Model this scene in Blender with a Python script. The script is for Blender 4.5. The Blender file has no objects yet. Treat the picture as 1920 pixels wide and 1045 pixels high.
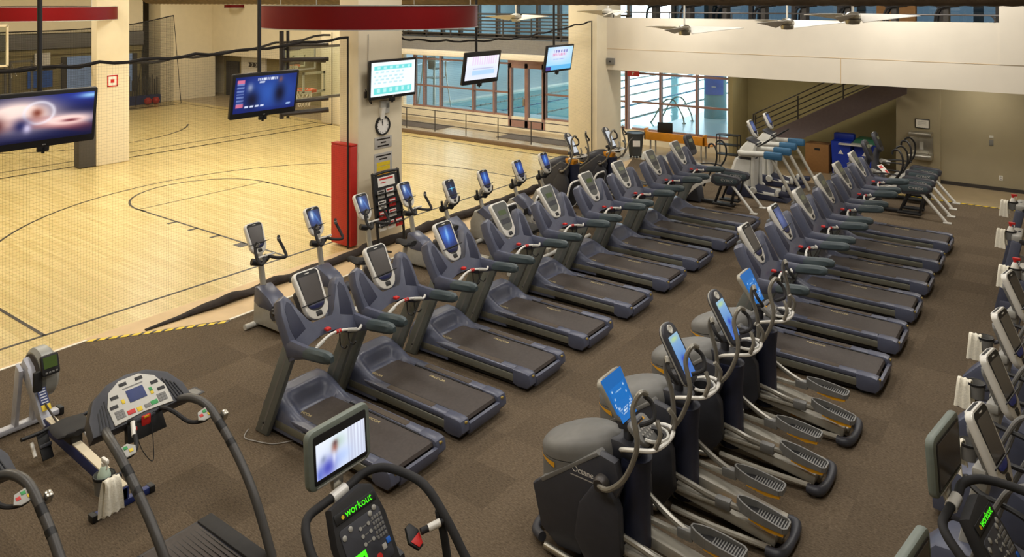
import bpy, bmesh, math, random
from mathutils import Vector as V, Matrix as MX, noise as NZ
C = bpy.context.scene.collection
R = math.radians
rnd = random.Random(7)

def lin(c):
    return tuple((x/255/12.92 if x/255 <= .04045 else ((x/255+.055)/1.055)**2.4) for x in c)

# ------------------------------------------------------------------ materials
def new_mat(name):
    m = bpy.data.materials.new(name); m.use_nodes = True
    nt = m.node_tree
    return m, nt, nt.nodes['Principled BSDF'], nt.links

def mat(name, rgb, rough=.5, metal=0., var=.06, scale=14., bump=0., coat=0.):
    m, nt, b, L = new_mat(name)
    c = lin(rgb)
    b.inputs['Roughness'].default_value = rough
    b.inputs['Metallic'].default_value = metal
    if coat: b.inputs['Coat Weight'].default_value = coat
    tc = nt.nodes.new('ShaderNodeTexCoord')
    nz = nt.nodes.new('ShaderNodeTexNoise'); nz.inputs['Scale'].default_value = scale; nz.inputs['Detail'].default_value = 3
    L.new(tc.outputs['Object'], nz.inputs['Vector'])
    rp = nt.nodes.new('ShaderNodeValToRGB')
    rp.color_ramp.elements[0].position = .3; rp.color_ramp.elements[1].position = .7
    rp.color_ramp.elements[0].color = tuple(x*(1-var) for x in c)+(1,)
    rp.color_ramp.elements[1].color = tuple(min(1, x*(1+var)) for x in c)+(1,)
    L.new(nz.outputs['Fac'], rp.inputs['Fac']); L.new(rp.outputs['Color'], b.inputs['Base Color'])
    if bump:
        bp = nt.nodes.new('ShaderNodeBump'); bp.inputs['Strength'].default_value = bump; bp.inputs['Distance'].default_value = .01
        L.new(nz.outputs['Fac'], bp.inputs['Height']); L.new(bp.outputs['Normal'], b.inputs['Normal'])
    return m

def emit(name, rgb, s=1.):
    m, nt, b, L = new_mat(name)
    b.inputs['Base Color'].default_value = (.01, .01, .01, 1)
    b.inputs['Emission Color'].default_value = lin(rgb)+(1,)
    b.inputs['Emission Strength'].default_value = s
    b.inputs['Roughness'].default_value = .3
    return m

def screen_mat(name, s):
    m, nt, b, L = new_mat(name)
    a = nt.nodes.new('ShaderNodeVertexColor'); a.layer_name = 'picture'
    b.inputs['Base Color'].default_value = (.01, .01, .012, 1)
    b.inputs['Roughness'].default_value = .25
    L.new(a.outputs['Color'], b.inputs['Emission Color'])
    b.inputs['Emission Strength'].default_value = s
    return m

def glass_mat(name, tint, refl=.06):
    m, nt, b, L = new_mat(name)
    nt.nodes.remove(b)
    out = nt.nodes['Material Output']
    t = nt.nodes.new('ShaderNodeBsdfTransparent'); t.inputs[0].default_value = tint+(1,)
    g = nt.nodes.new('ShaderNodeBsdfGlossy'); g.inputs['Roughness'].default_value = .02
    mx = nt.nodes.new('ShaderNodeMixShader'); mx.inputs[0].default_value = refl
    L.new(t.outputs[0], mx.inputs[1]); L.new(g.outputs[0], mx.inputs[2]); L.new(mx.outputs[0], out.inputs[0])
    return m

def net_mat(name, pitch, fill):
    m, nt, b, L = new_mat(name)
    b.inputs['Base Color'].default_value = (.03, .028, .025, 1); b.inputs['Roughness'].default_value = .8
    out = nt.nodes['Material Output']
    tc = nt.nodes.new('ShaderNodeTexCoord'); sx = nt.nodes.new('ShaderNodeSeparateXYZ'); L.new(tc.outputs['Object'], sx.inputs[0])
    def line(sock):
        a = nt.nodes.new('ShaderNodeMath'); a.operation = 'MULTIPLY'; a.inputs[1].default_value = 1/pitch; L.new(sock, a.inputs[0])
        f = nt.nodes.new('ShaderNodeMath'); f.operation = 'FRACT'; L.new(a.outputs[0], f.inputs[0])
        l = nt.nodes.new('ShaderNodeMath'); l.operation = 'LESS_THAN'; l.inputs[1].default_value = fill; L.new(f.outputs[0], l.inputs[0])
        return l
    ad = nt.nodes.new('ShaderNodeMath'); ad.operation = 'ADD'; L.new(sx.outputs['X'], ad.inputs[0]); L.new(sx.outputs['Y'], ad.inputs[1])
    l1 = line(ad.outputs[0]); l2 = line(sx.outputs['Z'])
    mx = nt.nodes.new('ShaderNodeMath'); mx.operation = 'MAXIMUM'; L.new(l1.outputs[0], mx.inputs[0]); L.new(l2.outputs[0], mx.inputs[1])
    t = nt.nodes.new('ShaderNodeBsdfTransparent'); ms = nt.nodes.new('ShaderNodeMixShader')
    L.new(mx.outputs[0], ms.inputs[0]); L.new(t.outputs[0], ms.inputs[1]); L.new(b.outputs[0], ms.inputs[2]); L.new(ms.outputs[0], out.inputs[0])
    return m

def carpet_mat():
    m, nt, b, L = new_mat('brown_carpet_tiles')
    tc = nt.nodes.new('ShaderNodeTexCoord')
    ck = nt.nodes.new('ShaderNodeTexBrick')
    ck.offset = 0; ck.inputs['Scale'].default_value = 1; ck.inputs['Brick Width'].default_value = .62; ck.inputs['Row Height'].default_value = .62
    ck.inputs['Mortar Size'].default_value = .002
    ck.inputs['Color1'].default_value = (.84, .84, .84, 1); ck.inputs['Color2'].default_value = (1.1, 1.1, 1.1, 1); ck.inputs['Mortar'].default_value = (.85, .85, .85, 1)
    L.new(tc.outputs['Object'], ck.inputs['Vector'])
    n = nt.nodes.new('ShaderNodeTexNoise'); n.inputs['Scale'].default_value = 55; n.inputs['Detail'].default_value = 5; n.inputs['Roughness'].default_value = .75
    mp = nt.nodes.new('ShaderNodeMapping'); mp.inputs['Scale'].default_value = (.45, 1.3, 1); L.new(tc.outputs['Object'], mp.inputs['Vector']); L.new(mp.outputs[0], n.inputs['Vector'])
    rp = nt.nodes.new('ShaderNodeValToRGB'); rp.color_ramp.elements[0].position = .28; rp.color_ramp.elements[1].position = .74
    rp.color_ramp.elements[0].color = lin((62, 52, 41))+(1,); rp.color_ramp.elements[1].color = lin((124, 109, 90))+(1,)
    L.new(n.outputs['Fac'], rp.inputs['Fac'])
    mx = nt.nodes.new('ShaderNodeMix'); mx.data_type = 'RGBA'; mx.blend_type = 'MULTIPLY'; mx.inputs[0].default_value = 1
    L.new(rp.outputs['Color'], mx.inputs[6]); L.new(ck.outputs['Color'], mx.inputs[7]); L.new(mx.outputs[2], b.inputs['Base Color'])
    b.inputs['Roughness'].default_value = .95; b.inputs['Specular IOR Level'].default_value = .15
    bp = nt.nodes.new('ShaderNodeBump'); bp.inputs['Strength'].default_value = .35; bp.inputs['Distance'].default_value = .01
    L.new(n.outputs['Fac'], bp.inputs['Height']); L.new(bp.outputs['Normal'], b.inputs['Normal'])
    return m

def maple_mat():
    m, nt, b, L = new_mat('maple_court_boards')
    tc = nt.nodes.new('ShaderNodeTexCoord')
    br = nt.nodes.new('ShaderNodeTexBrick'); br.inputs['Scale'].default_value = 1; br.inputs['Brick Width'].default_value = 1.3; br.inputs['Row Height'].default_value = .075
    br.inputs['Mortar Size'].default_value = .0012; br.offset = .37
    br.inputs['Color1'].default_value = lin((206, 182, 118))+(1,); br.inputs['Color2'].default_value = lin((226, 204, 144))+(1,); br.inputs['Mortar'].default_value = lin((178, 150, 92))+(1,)
    L.new(tc.outputs['Object'], br.inputs['Vector'])
    n = nt.nodes.new('ShaderNodeTexNoise'); n.inputs['Scale'].default_value = 7; n.inputs['Detail'].default_value = 5
    mp = nt.nodes.new('ShaderNodeMapping'); mp.inputs['Scale'].default_value = (.5, 9, 1); L.new(tc.outputs['Object'], mp.inputs['Vector']); L.new(mp.outputs[0], n.inputs['Vector'])
    mx = nt.nodes.new('ShaderNodeMix'); mx.data_type = 'RGBA'; mx.blend_type = 'MULTIPLY'; mx.inputs[0].default_value = .22
    L.new(br.outputs['Color'], mx.inputs[6]); L.new(n.outputs['Color'], mx.inputs[7]); L.new(mx.outputs[2], b.inputs['Base Color'])
    b.inputs['Roughness'].default_value = .3
    return m

def water_mat():
    m, nt, b, L = new_mat('pool_water')
    b.inputs['Base Color'].default_value = lin((104, 168, 170))+(1,); b.inputs['Roughness'].default_value = .06; b.inputs['IOR'].default_value = 1.33
    b.inputs['Specular IOR Level'].default_value = .9
    tc = nt.nodes.new('ShaderNodeTexCoord'); n = nt.nodes.new('ShaderNodeTexNoise'); n.inputs['Scale'].default_value = 2.2; n.inputs['Detail'].default_value = 3
    L.new(tc.outputs['Object'], n.inputs['Vector'])
    bp = nt.nodes.new('ShaderNodeBump'); bp.inputs['Strength'].default_value = .12; bp.inputs['Distance'].default_value = .05
    L.new(n.outputs['Fac'], bp.inputs['Height']); L.new(bp.outputs['Normal'], b.inputs['Normal'])
    return m

M = {}
def mk(key, *a, **k): M[key] = mat(key, *a, **k)
mk('frame_blue', (82, 86, 104), .33, var=.05)
mk('frame_navy', (38, 42, 64), .5)
mk('upright_grey', (116, 120, 116), .42, .3, var=.04)
mk('rail_metal', (138, 138, 126), .38, .55, var=.04)
mk('belt', (66, 58, 54), .62, var=.14, scale=30)
mk('pad_brown', (82, 72, 62), .85, var=.12, scale=60)
mk('grip_green', (66, 78, 82), .45)
mk('black', (24, 24, 26), .5)
mk('black_soft', (34, 33, 34), .75, var=.12)
mk('charcoal', (56, 57, 64), .45)
mk('silver', (224, 221, 213), .34, .1, var=.03)
mk('cage_grey', (158, 160, 156), .4, .2)
mk('white_grey', (196, 194, 186), .5, var=.03)
mk('light_grey', (165, 163, 156), .45, .15)
mk('mid_grey', (120, 119, 116), .45, .1)
mk('warm_grey', (172, 167, 154), .42, .2)
mk('tube_grey', (140, 136, 126), .32, .4)
mk('white', (232, 228, 218), .6, var=.03)
mk('towel', (236, 230, 212), .95, var=.06, scale=60, bump=.4)
mk('red', (200, 40, 36), .45)
mk('red_deep', (104, 0, 3), .45, var=.03); M['red_deep'].node_tree.nodes['Principled BSDF'].inputs['Specular IOR Level'].default_value = .2
mk('red_pad', (186, 40, 30), .5)
mk('cream', (228, 216, 188), .75, var=.025, scale=3)
mk('cream_beam', (222, 213, 196), .75, var=.035, scale=1.2)
mk('olive_wall', (160, 149, 122), .8, var=.03, scale=2)
mk('dim_wall', (150, 138, 98), .85, var=.05, scale=2)
mk('ceiling_white', (215, 210, 200), .9)
mk('concrete', (168, 150, 120), .32, var=.08, scale=2.5)
mk('tan_strip', (206, 178, 136), .6, var=.06, scale=4)
mk('brown_base', (112, 90, 66), .7, var=.08)
mk('dark_mat', (92, 82, 74), .9, var=.1)
mk('line_black', (38, 32, 28), .4)
mk('mark_yellow', (150, 128, 60), .6)
mk('belt_mark', (196, 180, 130), .7)
mk('line_white', (230, 224, 208), .6)
mk('yellow', (226, 196, 40), .5)
mk('amber', (228, 164, 30), .45)
mk('green', (50, 150, 80), .5)
mk('blue_grip', (50, 96, 130), .5)
mk('blue_dark', (40, 56, 110), .5)
mk('rower_blue', (30, 46, 104), .45)
mk('rower_white', (190, 193, 204), .4, .2)
mk('orange_wood', (226, 150, 36), .4, var=.1, scale=5)
mk('bin_grey', (66, 70, 72), .6)
mk('recycle_blue', (20, 54, 170), .45)
mk('green_lid', (16, 96, 66), .5)
mk('cardboard', (152, 110, 64), .85)
mk('steel', (176, 172, 160), .28, .85)
mk('steel_dark', (72, 68, 66), .45, .5)
mk('stair_grey', (112, 100, 102), .6, .1)
mk('mullion', (156, 120, 108), .5, .1)
mk('rope', (30, 26, 24), .9)
mk('heap', (46, 38, 34), .95, var=.3, scale=8, bump=.6)
mk('paper', (236, 232, 224), .8, var=.02)
mk('grey_paper', (172, 168, 162), .8)
mk('orange', (226, 96, 40), .6)
mk('pool_tile', (160, 176, 178), .3, var=.05)
mk('pool_wall', (158, 174, 180), .8)
mk('pool_pillar', (96, 150, 164), .5)
mk('banner', (30, 96, 190), .6, var=.2, scale=5)
mk('duct', (92, 78, 62), .8, var=.25, scale=6)
mk('far_grey', (120, 118, 116), .8)
mk('far_dark', (70, 66, 62), .8)
mk('console_face', (88, 90, 87), .4)
M['carpet'] = carpet_mat(); M['maple'] = maple_mat(); M['water'] = water_mat()
M['glass'] = glass_mat('window_glass', (.8, .87, .88), .05); M['glass_dark'] = glass_mat('tinted_glass', (.12, .15, .17), .06)
M['glass_clear'] = glass_mat('backboard_glass', (.9, .93, .9), .06)
M['net'] = net_mat('court_net', .045, .03); M['net_dense'] = net_mat('far_net', .05, .22)
M['off_screen'] = mat('switched_off_glass', (82, 78, 76), .18, var=.02)
M['lcd'] = emit('lcd_green', (110, 140, 50), .22)
M['lcd_dim'] = mat('lcd_grey', (120, 126, 100), .3)
M['led_green'] = emit('led_green', (70, 235, 20), 1.3)
M['led_blue'] = emit('led_blue', (36, 52, 130), .16)
M['pic'] = screen_mat('television_picture', 1.15)
M['pic_soft'] = screen_mat('console_picture', .95)

# ------------------------------------------------------------------ mesh builder
def frame(o, u, v):            # matrix whose local x,y,z are u, v, u x v at origin o
    u = V(u).normalized(); v = V(v); v = (v-u*v.dot(u)).normalized(); n = u.cross(v)
    return MX(((u.x, v.x, n.x, o[0]), (u.y, v.y, n.y, o[1]), (u.z, v.z, n.z, o[2]), (0, 0, 0, 1)))
def facing(o, tilt=0., yaw=0.): # a panel whose front looks along +x, leaned back by tilt degrees: local x = +y, local y = up, local z = front
    m = frame((0, 0, 0), (0, 1, 0), (-math.sin(R(tilt)), 0, math.cos(R(tilt))))
    return MX.Translation(o) @ MX.Rotation(R(yaw), 4, 'Z') @ m
def cat(pts, k=6, closed=False):
    P = [V(p) for p in pts]; n = len(P); out = []
    if k <= 1: return P
    for i in range(n if closed else n-1):
        a, b, c, d = (P[(i-1) % n], P[i], P[(i+1) % n], P[(i+2) % n]) if closed else (P[max(i-1, 0)], P[i], P[i+1], P[min(i+2, n-1)])
        for j in range(k):
            t = j/k
            out.append(.5*((2*b)+(c-a)*t+(2*a-5*b+4*c-d)*t*t+(3*b-a-3*c+d)*t**3))
    if not closed: out.append(P[-1])
    return out
def rrect(w, h, r, n=4, r2=None):
    out = []
    for (cx, cy, a0, rr) in ((w/2, h/2, 0, r), (-w/2, h/2, 90, r), (-w/2, -h/2, 180, r2 or r), (w/2, -h/2, 270, r2 or r)):
        for i in range(n+1):
            a = R(a0+90*i/n); out.append((cx-math.copysign(rr, cx)+rr*math.cos(a), cy-math.copysign(rr, cy)+rr*math.sin(a)))
    return out

class B:
    def __init__(s): s.bm = bmesh.new()
    def _ngon(s, vs):
        try: return s.bm.faces.new(vs)
        except ValueError: return None
    def rings(s, secs, closed=True, cap=True, loop=False):
        rows = [[s.bm.verts.new(p) for p in sec] for sec in secs]
        n = len(rows[0])
        pairs = list(zip(rows, rows[1:])) + ([(rows[-1], rows[0])] if loop else [])
        for a, b in pairs:
            for i in range(n if closed else n-1):
                s._ngon((a[i], a[(i+1) % n], b[(i+1) % n], b[i]))
        if cap and not loop:
            s._ngon(rows[0][::-1]); s._ngon(rows[-1])
        return s
    def box(s, c, d, bev=0., m=None, seg=2):
        x, y, z = d[0]/2, d[1]/2, d[2]/2
        co = [(-x, -y, -z), (x, -y, -z), (x, y, -z), (-x, y, -z), (-x, -y, z), (x, -y, z), (x, y, z), (-x, y, z)]
        T = (m or MX()) @ MX.Translation(c)
        vs = [s.bm.verts.new(T @ V(p)) for p in co]
        fs = [s.bm.faces.new([vs[i] for i in f]) for f in ((3, 2, 1, 0), (4, 5, 6, 7), (0, 1, 5, 4), (1, 2, 6, 5), (2, 3, 7, 6), (3, 0, 4, 7))]
        if bev:
            es = list({e for f in fs for e in f.edges})
            bmesh.ops.bevel(s.bm, geom=es, offset=min(bev, .49*min(d)), segments=seg, profile=.5, affect='EDGES')
        return s
    def bx(s, x0, x1, y0, y1, z0, z1, bev=0., m=None): return s.box(((x0+x1)/2, (y0+y1)/2, (z0+z1)/2), (abs(x1-x0), abs(y1-y0), abs(z1-z0)), bev, m)
    def prism(s, pts, lo, hi, plane='xz', bev=0., m=None, seg=2):
        f = {'xz': lambda a, b, t: (a, t, b), 'xy': lambda a, b, t: (a, b, t), 'yz': lambda a, b, t: (t, a, b)}[plane]
        T = m or MX()
        lo_v = [s.bm.verts.new(T @ V(f(a, b, lo))) for a, b in pts]; hi_v = [s.bm.verts.new(T @ V(f(a, b, hi))) for a, b in pts]
        n = len(pts); f1 = s.bm.faces.new(lo_v[::-1]); f2 = s.bm.faces.new(hi_v)
        for i in range(n): s.bm.faces.new((lo_v[i], lo_v[(i+1) % n], hi_v[(i+1) % n], hi_v[i]))
        if bev:
            bmesh.ops.bevel(s.bm, geom=list(set(f1.edges) | set(f2.edges)), offset=bev, segments=seg, profile=.5, affect='EDGES')
        return s
    def tube(s, pts, r, n=8, k=6, closed=False, flat=1.):
        P = cat(pts, k, closed); N = len(P)
        rr = r if isinstance(r, (list, tuple)) else None
        secs = []; up = None
        for i in range(N):
            t = (P[(i+1) % N]-P[i-1]) if closed else (P[min(i+1, N-1)]-P[max(i-1, 0)])
            t = t.normalized() if t.length > 1e-9 else V((0, 0, 1))
            if up is None: up = V((0, 0, 1)) if abs(t.z) < .9 else V((1, 0, 0))
            up = (up-t*up.dot(t)); up = up.normalized() if up.length > 1e-6 else t.orthogonal().normalized()
            sd = t.cross(up)
            q = r
            if rr:
                f = i/(N-1)*(len(rr)-1); j = min(int(f), len(rr)-2); q = rr[j]+(rr[j+1]-rr[j])*(f-j)
            secs.append([P[i]+(sd*math.cos(2*math.pi*j/n)*q+up*math.sin(2*math.pi*j/n)*q*flat) for j in range(n)])
        return s.rings(secs, cap=not closed, loop=closed)
    def bar(s, a, b, r, n=8): return s.tube([a, b], r, n, 1)
    def beam(s, a, b, w, h, bev=0.):   # a rectangular bar from a to b
        a = V(a); b = V(b); d = b-a; u = d.normalized()
        up = V((0, 0, 1)) if abs(u.z) < .98 else V((1, 0, 0))
        m = frame((a+b)/2, u, u.cross(up) if False else up.cross(u))
        return s.box((0, 0, 0), (d.length, w, h), bev, m)
    def lathe(s, prof, n=20, m=None, cap=True):
        T = m or MX()
        return s.rings([[T @ V((r*math.cos(2*math.pi*i/n), r*math.sin(2*math.pi*i/n), z)) for i in range(n)] for r, z in prof], cap=cap)
    def ball(s, c, r, n=12, sc=(1, 1, 1)):
        k = max(6, n//2)
        prof = [(max(1e-4, math.sin(math.pi*i/k)), -math.cos(math.pi*i/k)) for i in range(k+1)]
        return s.lathe([(p[0]*r, p[1]*r) for p in prof], n, MX.Translation(c) @ MX.Diagonal((sc[0], sc[1], sc[2], 1)))
    def slab(s, outline, t, m, bev=0.):   # outline in the local x,y of m, thickness from z=0 to z=t
        return s.prism(outline, 0, t, 'xy', bev, m)
    def build(s, name, m, parent=None, smooth=38):
        bmesh.ops.recalc_face_normals(s.bm, faces=s.bm.faces)
        me = bpy.data.meshes.new(name); s.bm.to_mesh(me); s.bm.free()
        me.materials.append(M[m] if isinstance(m, str) else m)
        me.polygons.foreach_set('use_smooth', [True]*len(me.polygons))
        me.set_sharp_from_angle(angle=R(smooth))
        o = bpy.data.objects.new(name, me); C.objects.link(o)
        if parent: o.parent = parent
        return o

def tag(o, label, cat_, group=None, kind=None):
    if label: o['label'] = label
    if cat_: o['category'] = cat_
    if group: o['group'] = group
    if kind: o['kind'] = kind
    return o
def thing(name, label, cat_, loc=(0, 0, 0), rz=0., group=None):
    o = bpy.data.objects.new(name, None); o.empty_display_size = .1; C.objects.link(o)
    o.location = loc; o.rotation_euler = (0, 0, R(rz))
    return tag(o, label, cat_, group)
def struct(o): o['kind'] = 'structure'; return o
def dup(root, loc, rz=None, label=None, group=None):
    r = root.copy(); C.objects.link(r); r.location = loc
    if rz is not None: r.rotation_euler = (0, 0, R(rz))
    if label: r['label'] = label
    if group: r['group'] = group
    for ch in list(root.children):
        c = ch.copy(); C.objects.link(c); c.parent = r
        for g in list(ch.children):
            d = g.copy(); C.objects.link(d); d.parent = c
    return r
def part_named(root, name):
    for c in root.children:
        if c.name.split('.')[0] == name: return c

def text(name, body, size, m, mtx, parent=None, depth=.002, sx=1., align='CENTER'):
    cu = bpy.data.curves.new(name, 'FONT'); cu.body = body; cu.size = size; cu.extrude = depth; cu.align_x = align; cu.align_y = 'CENTER'
    t = bpy.data.objects.new(name, cu); C.objects.link(t)
    dg = bpy.context.evaluated_depsgraph_get(); dg.update()
    me = bpy.data.meshes.new_from_object(t.evaluated_get(dg))
    bpy.data.objects.remove(t); bpy.data.curves.remove(cu)
    me.transform(mtx @ MX.Diagonal((sx, 1, 1, 1))); me.materials.clear(); me.materials.append(M[m] if isinstance(m, str) else m)
    o = bpy.data.objects.new(name, me); C.objects.link(o)
    if parent: o.parent = parent
    return o

def picture(name, w, h, mtx, fn, parent, nx=48, ny=28, m='pic', z=.002):
    """a lit screen: a grid whose colours come from fn(a, b), a and b in 0..1 from the lower left"""
    bm = bmesh.new(); cl = bm.loops.layers.float_color.new('picture')
    vs = [[bm.verts.new(mtx @ V(((i/nx-.5)*w, (j/ny-.5)*h, z))) for i in range(nx+1)] for j in range(ny+1)]
    for j in range(ny):
        for i in range(nx):
            f = bm.faces.new((vs[j][i], vs[j][i+1], vs[j+1][i+1], vs[j+1][i]))
            for l, (a, b) in zip(f.loops, ((i, j), (i+1, j), (i+1, j+1), (i, j+1))):
                l[cl] = lin([max(0, min(255, x)) for x in fn(a/nx, b/ny)])+(1,)
    me = bpy.data.meshes.new(name); bm.to_mesh(me); bm.free(); me.materials.append(M[m])
    o = bpy.data.objects.new(name, me); C.objects.link(o)
    if parent: o.parent = parent
    return o
def mixc(a, b, t): t = max(0, min(1, t)); return tuple(x+(y-x)*t for x, y in zip(a, b))
def sstep(a, b, x):
    t = max(0, min(1, (x-a)/(b-a))); return t*t*(3-2*t)
def blob(a, b, cx, cy, rx, ry): return math.exp(-(((a-cx)/rx)**2+((b-cy)/ry)**2))
# ------------------------------------------------------------------ camera
cd = bpy.data.cameras.new('camera'); cam = bpy.data.objects.new('camera', cd); C.objects.link(cam)
YAW = .6357
cam.location = (0, 0, 5.3); cam.rotation_euler = (R(90), 0, YAW)
cd.sensor_width = 36; cd.sensor_fit = 'HORIZONTAL'
cd.lens = 1425/1920*36
cd.shift_y = -(522.5-4)/1920
cd.clip_end = 300
bpy.context.scene.camera = cam

# ------------------------------------------------------------------ floors
fl = struct(B().prism([(-12.42, -6), (8, -6), (8, 23.15), (-12.0, 23.15), (-11.32, 21.2), (-11.32, 7.4), (-12.42, 5.62)], -.05, 0, 'xy').build('floor', 'carpet'))
court = struct(B().bx(-45, -12.5, -6, 22.3, -.05, 0).build('floor', 'maple'))
struct(B().prism([(-12.5, -6), (-12.42, -6), (-12.42, 5.62), (-11.32, 7.4), (-11.32, 21.2), (-12.0, 23.15), (-12.0, 22.3), (-12.5, 22.3)], -.05, 0, 'xy').build('floor', 'tan_strip'))
struct(B().prism([(-45, 22.3), (-12.0, 22.3), (-12.0, 23.15), (8, 23.15), (8, 27.2), (-45, 27.2)], -.05, 0, 'xy').build('floor', 'concrete'))
def strip(name, pts, w, m, parent=None, z=.004, closed=False):
    b = B(); P = [V((p[0], p[1], 0)) for p in pts]; n = len(P); rows = []
    for i in range(n):
        t = (P[(i+1) % n]-P[i-1]) if closed else (P[min(i+1, n-1)]-P[max(i-1, 0)])
        t.normalize(); s = V((-t.y, t.x, 0))*w/2
        rows.append([P[i]+s+V((0, 0, .0005)), P[i]-s+V((0, 0, .0005)), P[i]-s+V((0, 0, z)), P[i]+s+V((0, 0, z))])
    b.rings(rows, loop=closed)
    return b.build(name, m, parent)
def arc(cx, cy, r, a0, a1, n=48): return [(cx+r*math.cos(R(a0+(a1-a0)*i/n)), cy+r*math.sin(R(a0+(a1-a0)*i/n))) for i in range(n+1)]
strip('baseline', [(-13.15, -6), (-13.15, 21.78)], .06, 'line_black', court)
strip('sideline', [(-45, 21.78), (-13.15, 21.78)], .06, 'line_black', court)
strip('far_line', [(-26.75, -6), (-26.75, 21.78)], .06, 'line_black', court)
strip('three_point_line', [(-13.15, 5.3), (-14.9, 5.3)]+arc(-14.9, 11.95, 6.65, 270, 90)+[(-13.15, 18.6)], .055, 'line_black', court)
strip('free_throw_lane', [(-13.15, 9.95), (-19.2, 9.95), (-19.2, 13.7), (-13.15, 13.7)], .055, 'line_black', court)
strip('free_throw_circle', arc(-19.2, 11.82, 1.87, 80, 280), .055, 'line_black', court)
for k, x in enumerate((-14.6, -15.6, -16.5, -17.4)): strip('lane_mark', [(x, 9.95), (x, 9.72)], .09 if k else .28, 'line_black', court)
strip('far_arc', arc(-33.2, 14.2, 4.6, 60, -75), .07, 'line_black', court)
# the carpet edge
struct(strip('trim_1', [(-12.42, -6), (-12.42, 5.62)], .05, 'line_white', z=.008))
struct(strip('trim_2', [(-11.32, 7.4), (-11.32, 21.2)], .05, 'line_white', z=.008))
def hazard(name, a, b, label, n):
    t = thing(name, label, 'floor tape', ((a[0]+b[0])/2, (a[1]+b[1])/2, 0))
    o = V((t.location.x, t.location.y, 0)); A = V((a[0], a[1], 0))-o; D = V((b[0]-a[0], b[1]-a[1], 0))
    y = B(); k = B(); s = V((-D.y, D.x, 0)).normalized()*.038
    for i in range(n):
        q = [A+D*((i+f)/n) for f in (0, .62, 1)]
        for bb, p0, p1 in ((y, q[0], q[1]), (k, q[1], q[2])):
            h = D.normalized()*.025
            v = [p0+s+h, p0-s-h, p1-s-h, p1+s+h]
            bb.rings([[p+V((0, 0, z)) for p in v] for z in (.0005, .006)])
    y.build('yellow_band', 'yellow', t); k.build('black_band', 'line_black', t)
hazard('hazard_tape', (-12.38, 5.62), (-11.25, 7.36), 'yellow and black hazard tape where the carpet edge turns, beside the rower', 13)
hazard('hazard_tape', (-4.2, 23.12), (3.5, 23.12), 'yellow and black hazard tape along the carpet edge before the right-hand wall', 46)

# ------------------------------------------------------------------ shell
def wall(name, x0, x1, y0, y1, z0, z1, m): return struct(B().bx(x0, x1, y0, y1, z0, z1).build(name, m))
CZ = 7.4
wall('ceiling', -45.2, 8.2, -6.2, 27.2, CZ, CZ+.2, 'ceiling_white')
wall('wall_south', -45.2, 8.2, -6.2, -6, -.05, CZ, 'cream')
wall('wall_east', 8, 8.2, -6, 27.2, -.05, CZ, 'cream')
wall('wall_west', -45.2, -45, -6, 27.2, -.05, CZ, 'cream')
wall('wall_right', -4.26, 8, 25.3, 27.2, 0, 3.1, 'olive_wall')
wall('wall_pilaster', -4.26, -3.1, 25.16, 25.3, 0, 3.1, 'olive_wall')
struct(B().bx(-3.1, 8, 25.27, 25.3, 0, .1).build('baseboard_right', 'steel_dark'))
wall('wall_stair', -9.45, -4.26, 27.0, 27.2, 0, 3.1, 'dim_wall')
wall('wall_window_return', -9.55, -9.4, 25.5, 27.2, 0, 3.1, 'dim_wall')
# balcony over the back of the gym
bal = wall('wall_balcony', -12.4, 8, 22.0, 22.35, 3.08, 4.79, 'cream_beam')
g = B(); g.bx(-12.4, 8, 21.994, 22.004, 3.765, 3.775)
g.bx(-5.1, -5.085, 21.994, 22.004, 3.08, 3.765)
g.build('panel_joint', 'tan_strip', bal)
wall('floor', -12.4, 8, 22.35, 27.2, 3.35, 3.8, 'cream_beam')
wall('wall_upper_right', -1.45, 8, 21.985, 22.6, 3.775, CZ, 'cream_beam')
wall('wall_upper_right_side', -1.45, -1.25, 22.6, 27.2, 3.8, CZ, 'cream')

# columns
def column(x0, x1, y0, y1, name='wall_column'):
    return struct(B().bx(x0, x1, y0, y1, 0, CZ, .04).build(name, 'cream'))
column(-13.02, -12.4, 11.22, 12.56)
column(-25.68, -25.3, 11.75, 12.82)
column(-13.45, -12.35, 21.35, 23.0)
column(-26.6, -25.4, 21.9, 23.1)
for (nm, lab, m, a) in (('column_pad', 'red padded guard wrapped on the middle column above the court edge', 'red_pad', (-13.06, -12.42, 11.02, 11.215, .05, 2.2)),
                        ('column_pad', 'dark grey padded guard at the foot of the left column', 'far_dark', (-25.68, -25.32, 11.22, 11.745, .02, 1.75))):
    t = thing(nm, lab, 'wall pad', ((a[0]+a[1])/2, (a[2]+a[3])/2, 0)); o = t.location
    B().bx(a[0]-o.x, a[1]-o.x, a[2]-o.y, a[3]-o.y, a[4], a[5], .03).build('pad', m, t)
    B().bx(a[0]-o.x, a[1]-o.x, a[2]-o.y+.01, a[3]-o.y, a[5], a[5]+.04, .01).build('pad_edge', m, t)

# ------------------------------------------------------------------ pool front: sill, mullions, panes
WY = 25.6
struct(B().bx(-25.2, -9.5, WY, WY+.2, 0, .52).build('wall_sill', 'cream'))
wall('wall_pool_west', -45, -25.2, WY, WY+.2, 0, CZ, 'cream')
def window(n, x0, x1, z0, z1, ms, hs, w=.09):
    f = B()
    for x in ms: f.bx(x-w/2, x+w/2, WY-.02, WY+.16, z0, z1)
    for z in hs: f.bx(x0, x1, WY, WY+.12, z-.035, z+.035)
    o = struct(f.build('window_%d' % n, 'mullion'))
    B().bx(x0, x1, WY+.05, WY+.062, z0, z1).build('pane', 'glass', o)
    return o
window(1, -24.6, -19.0, .52, 3.1, (-24.5, -23.9, -22.9, -21.0, -19.85, -19.05), (.56, 1.5, 2.72))
window(2, -17.3, -13.5, .52, 3.1, (-17.25, -15.6, -14.55, -13.55), (.56, 1.55, 2.72))
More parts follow.
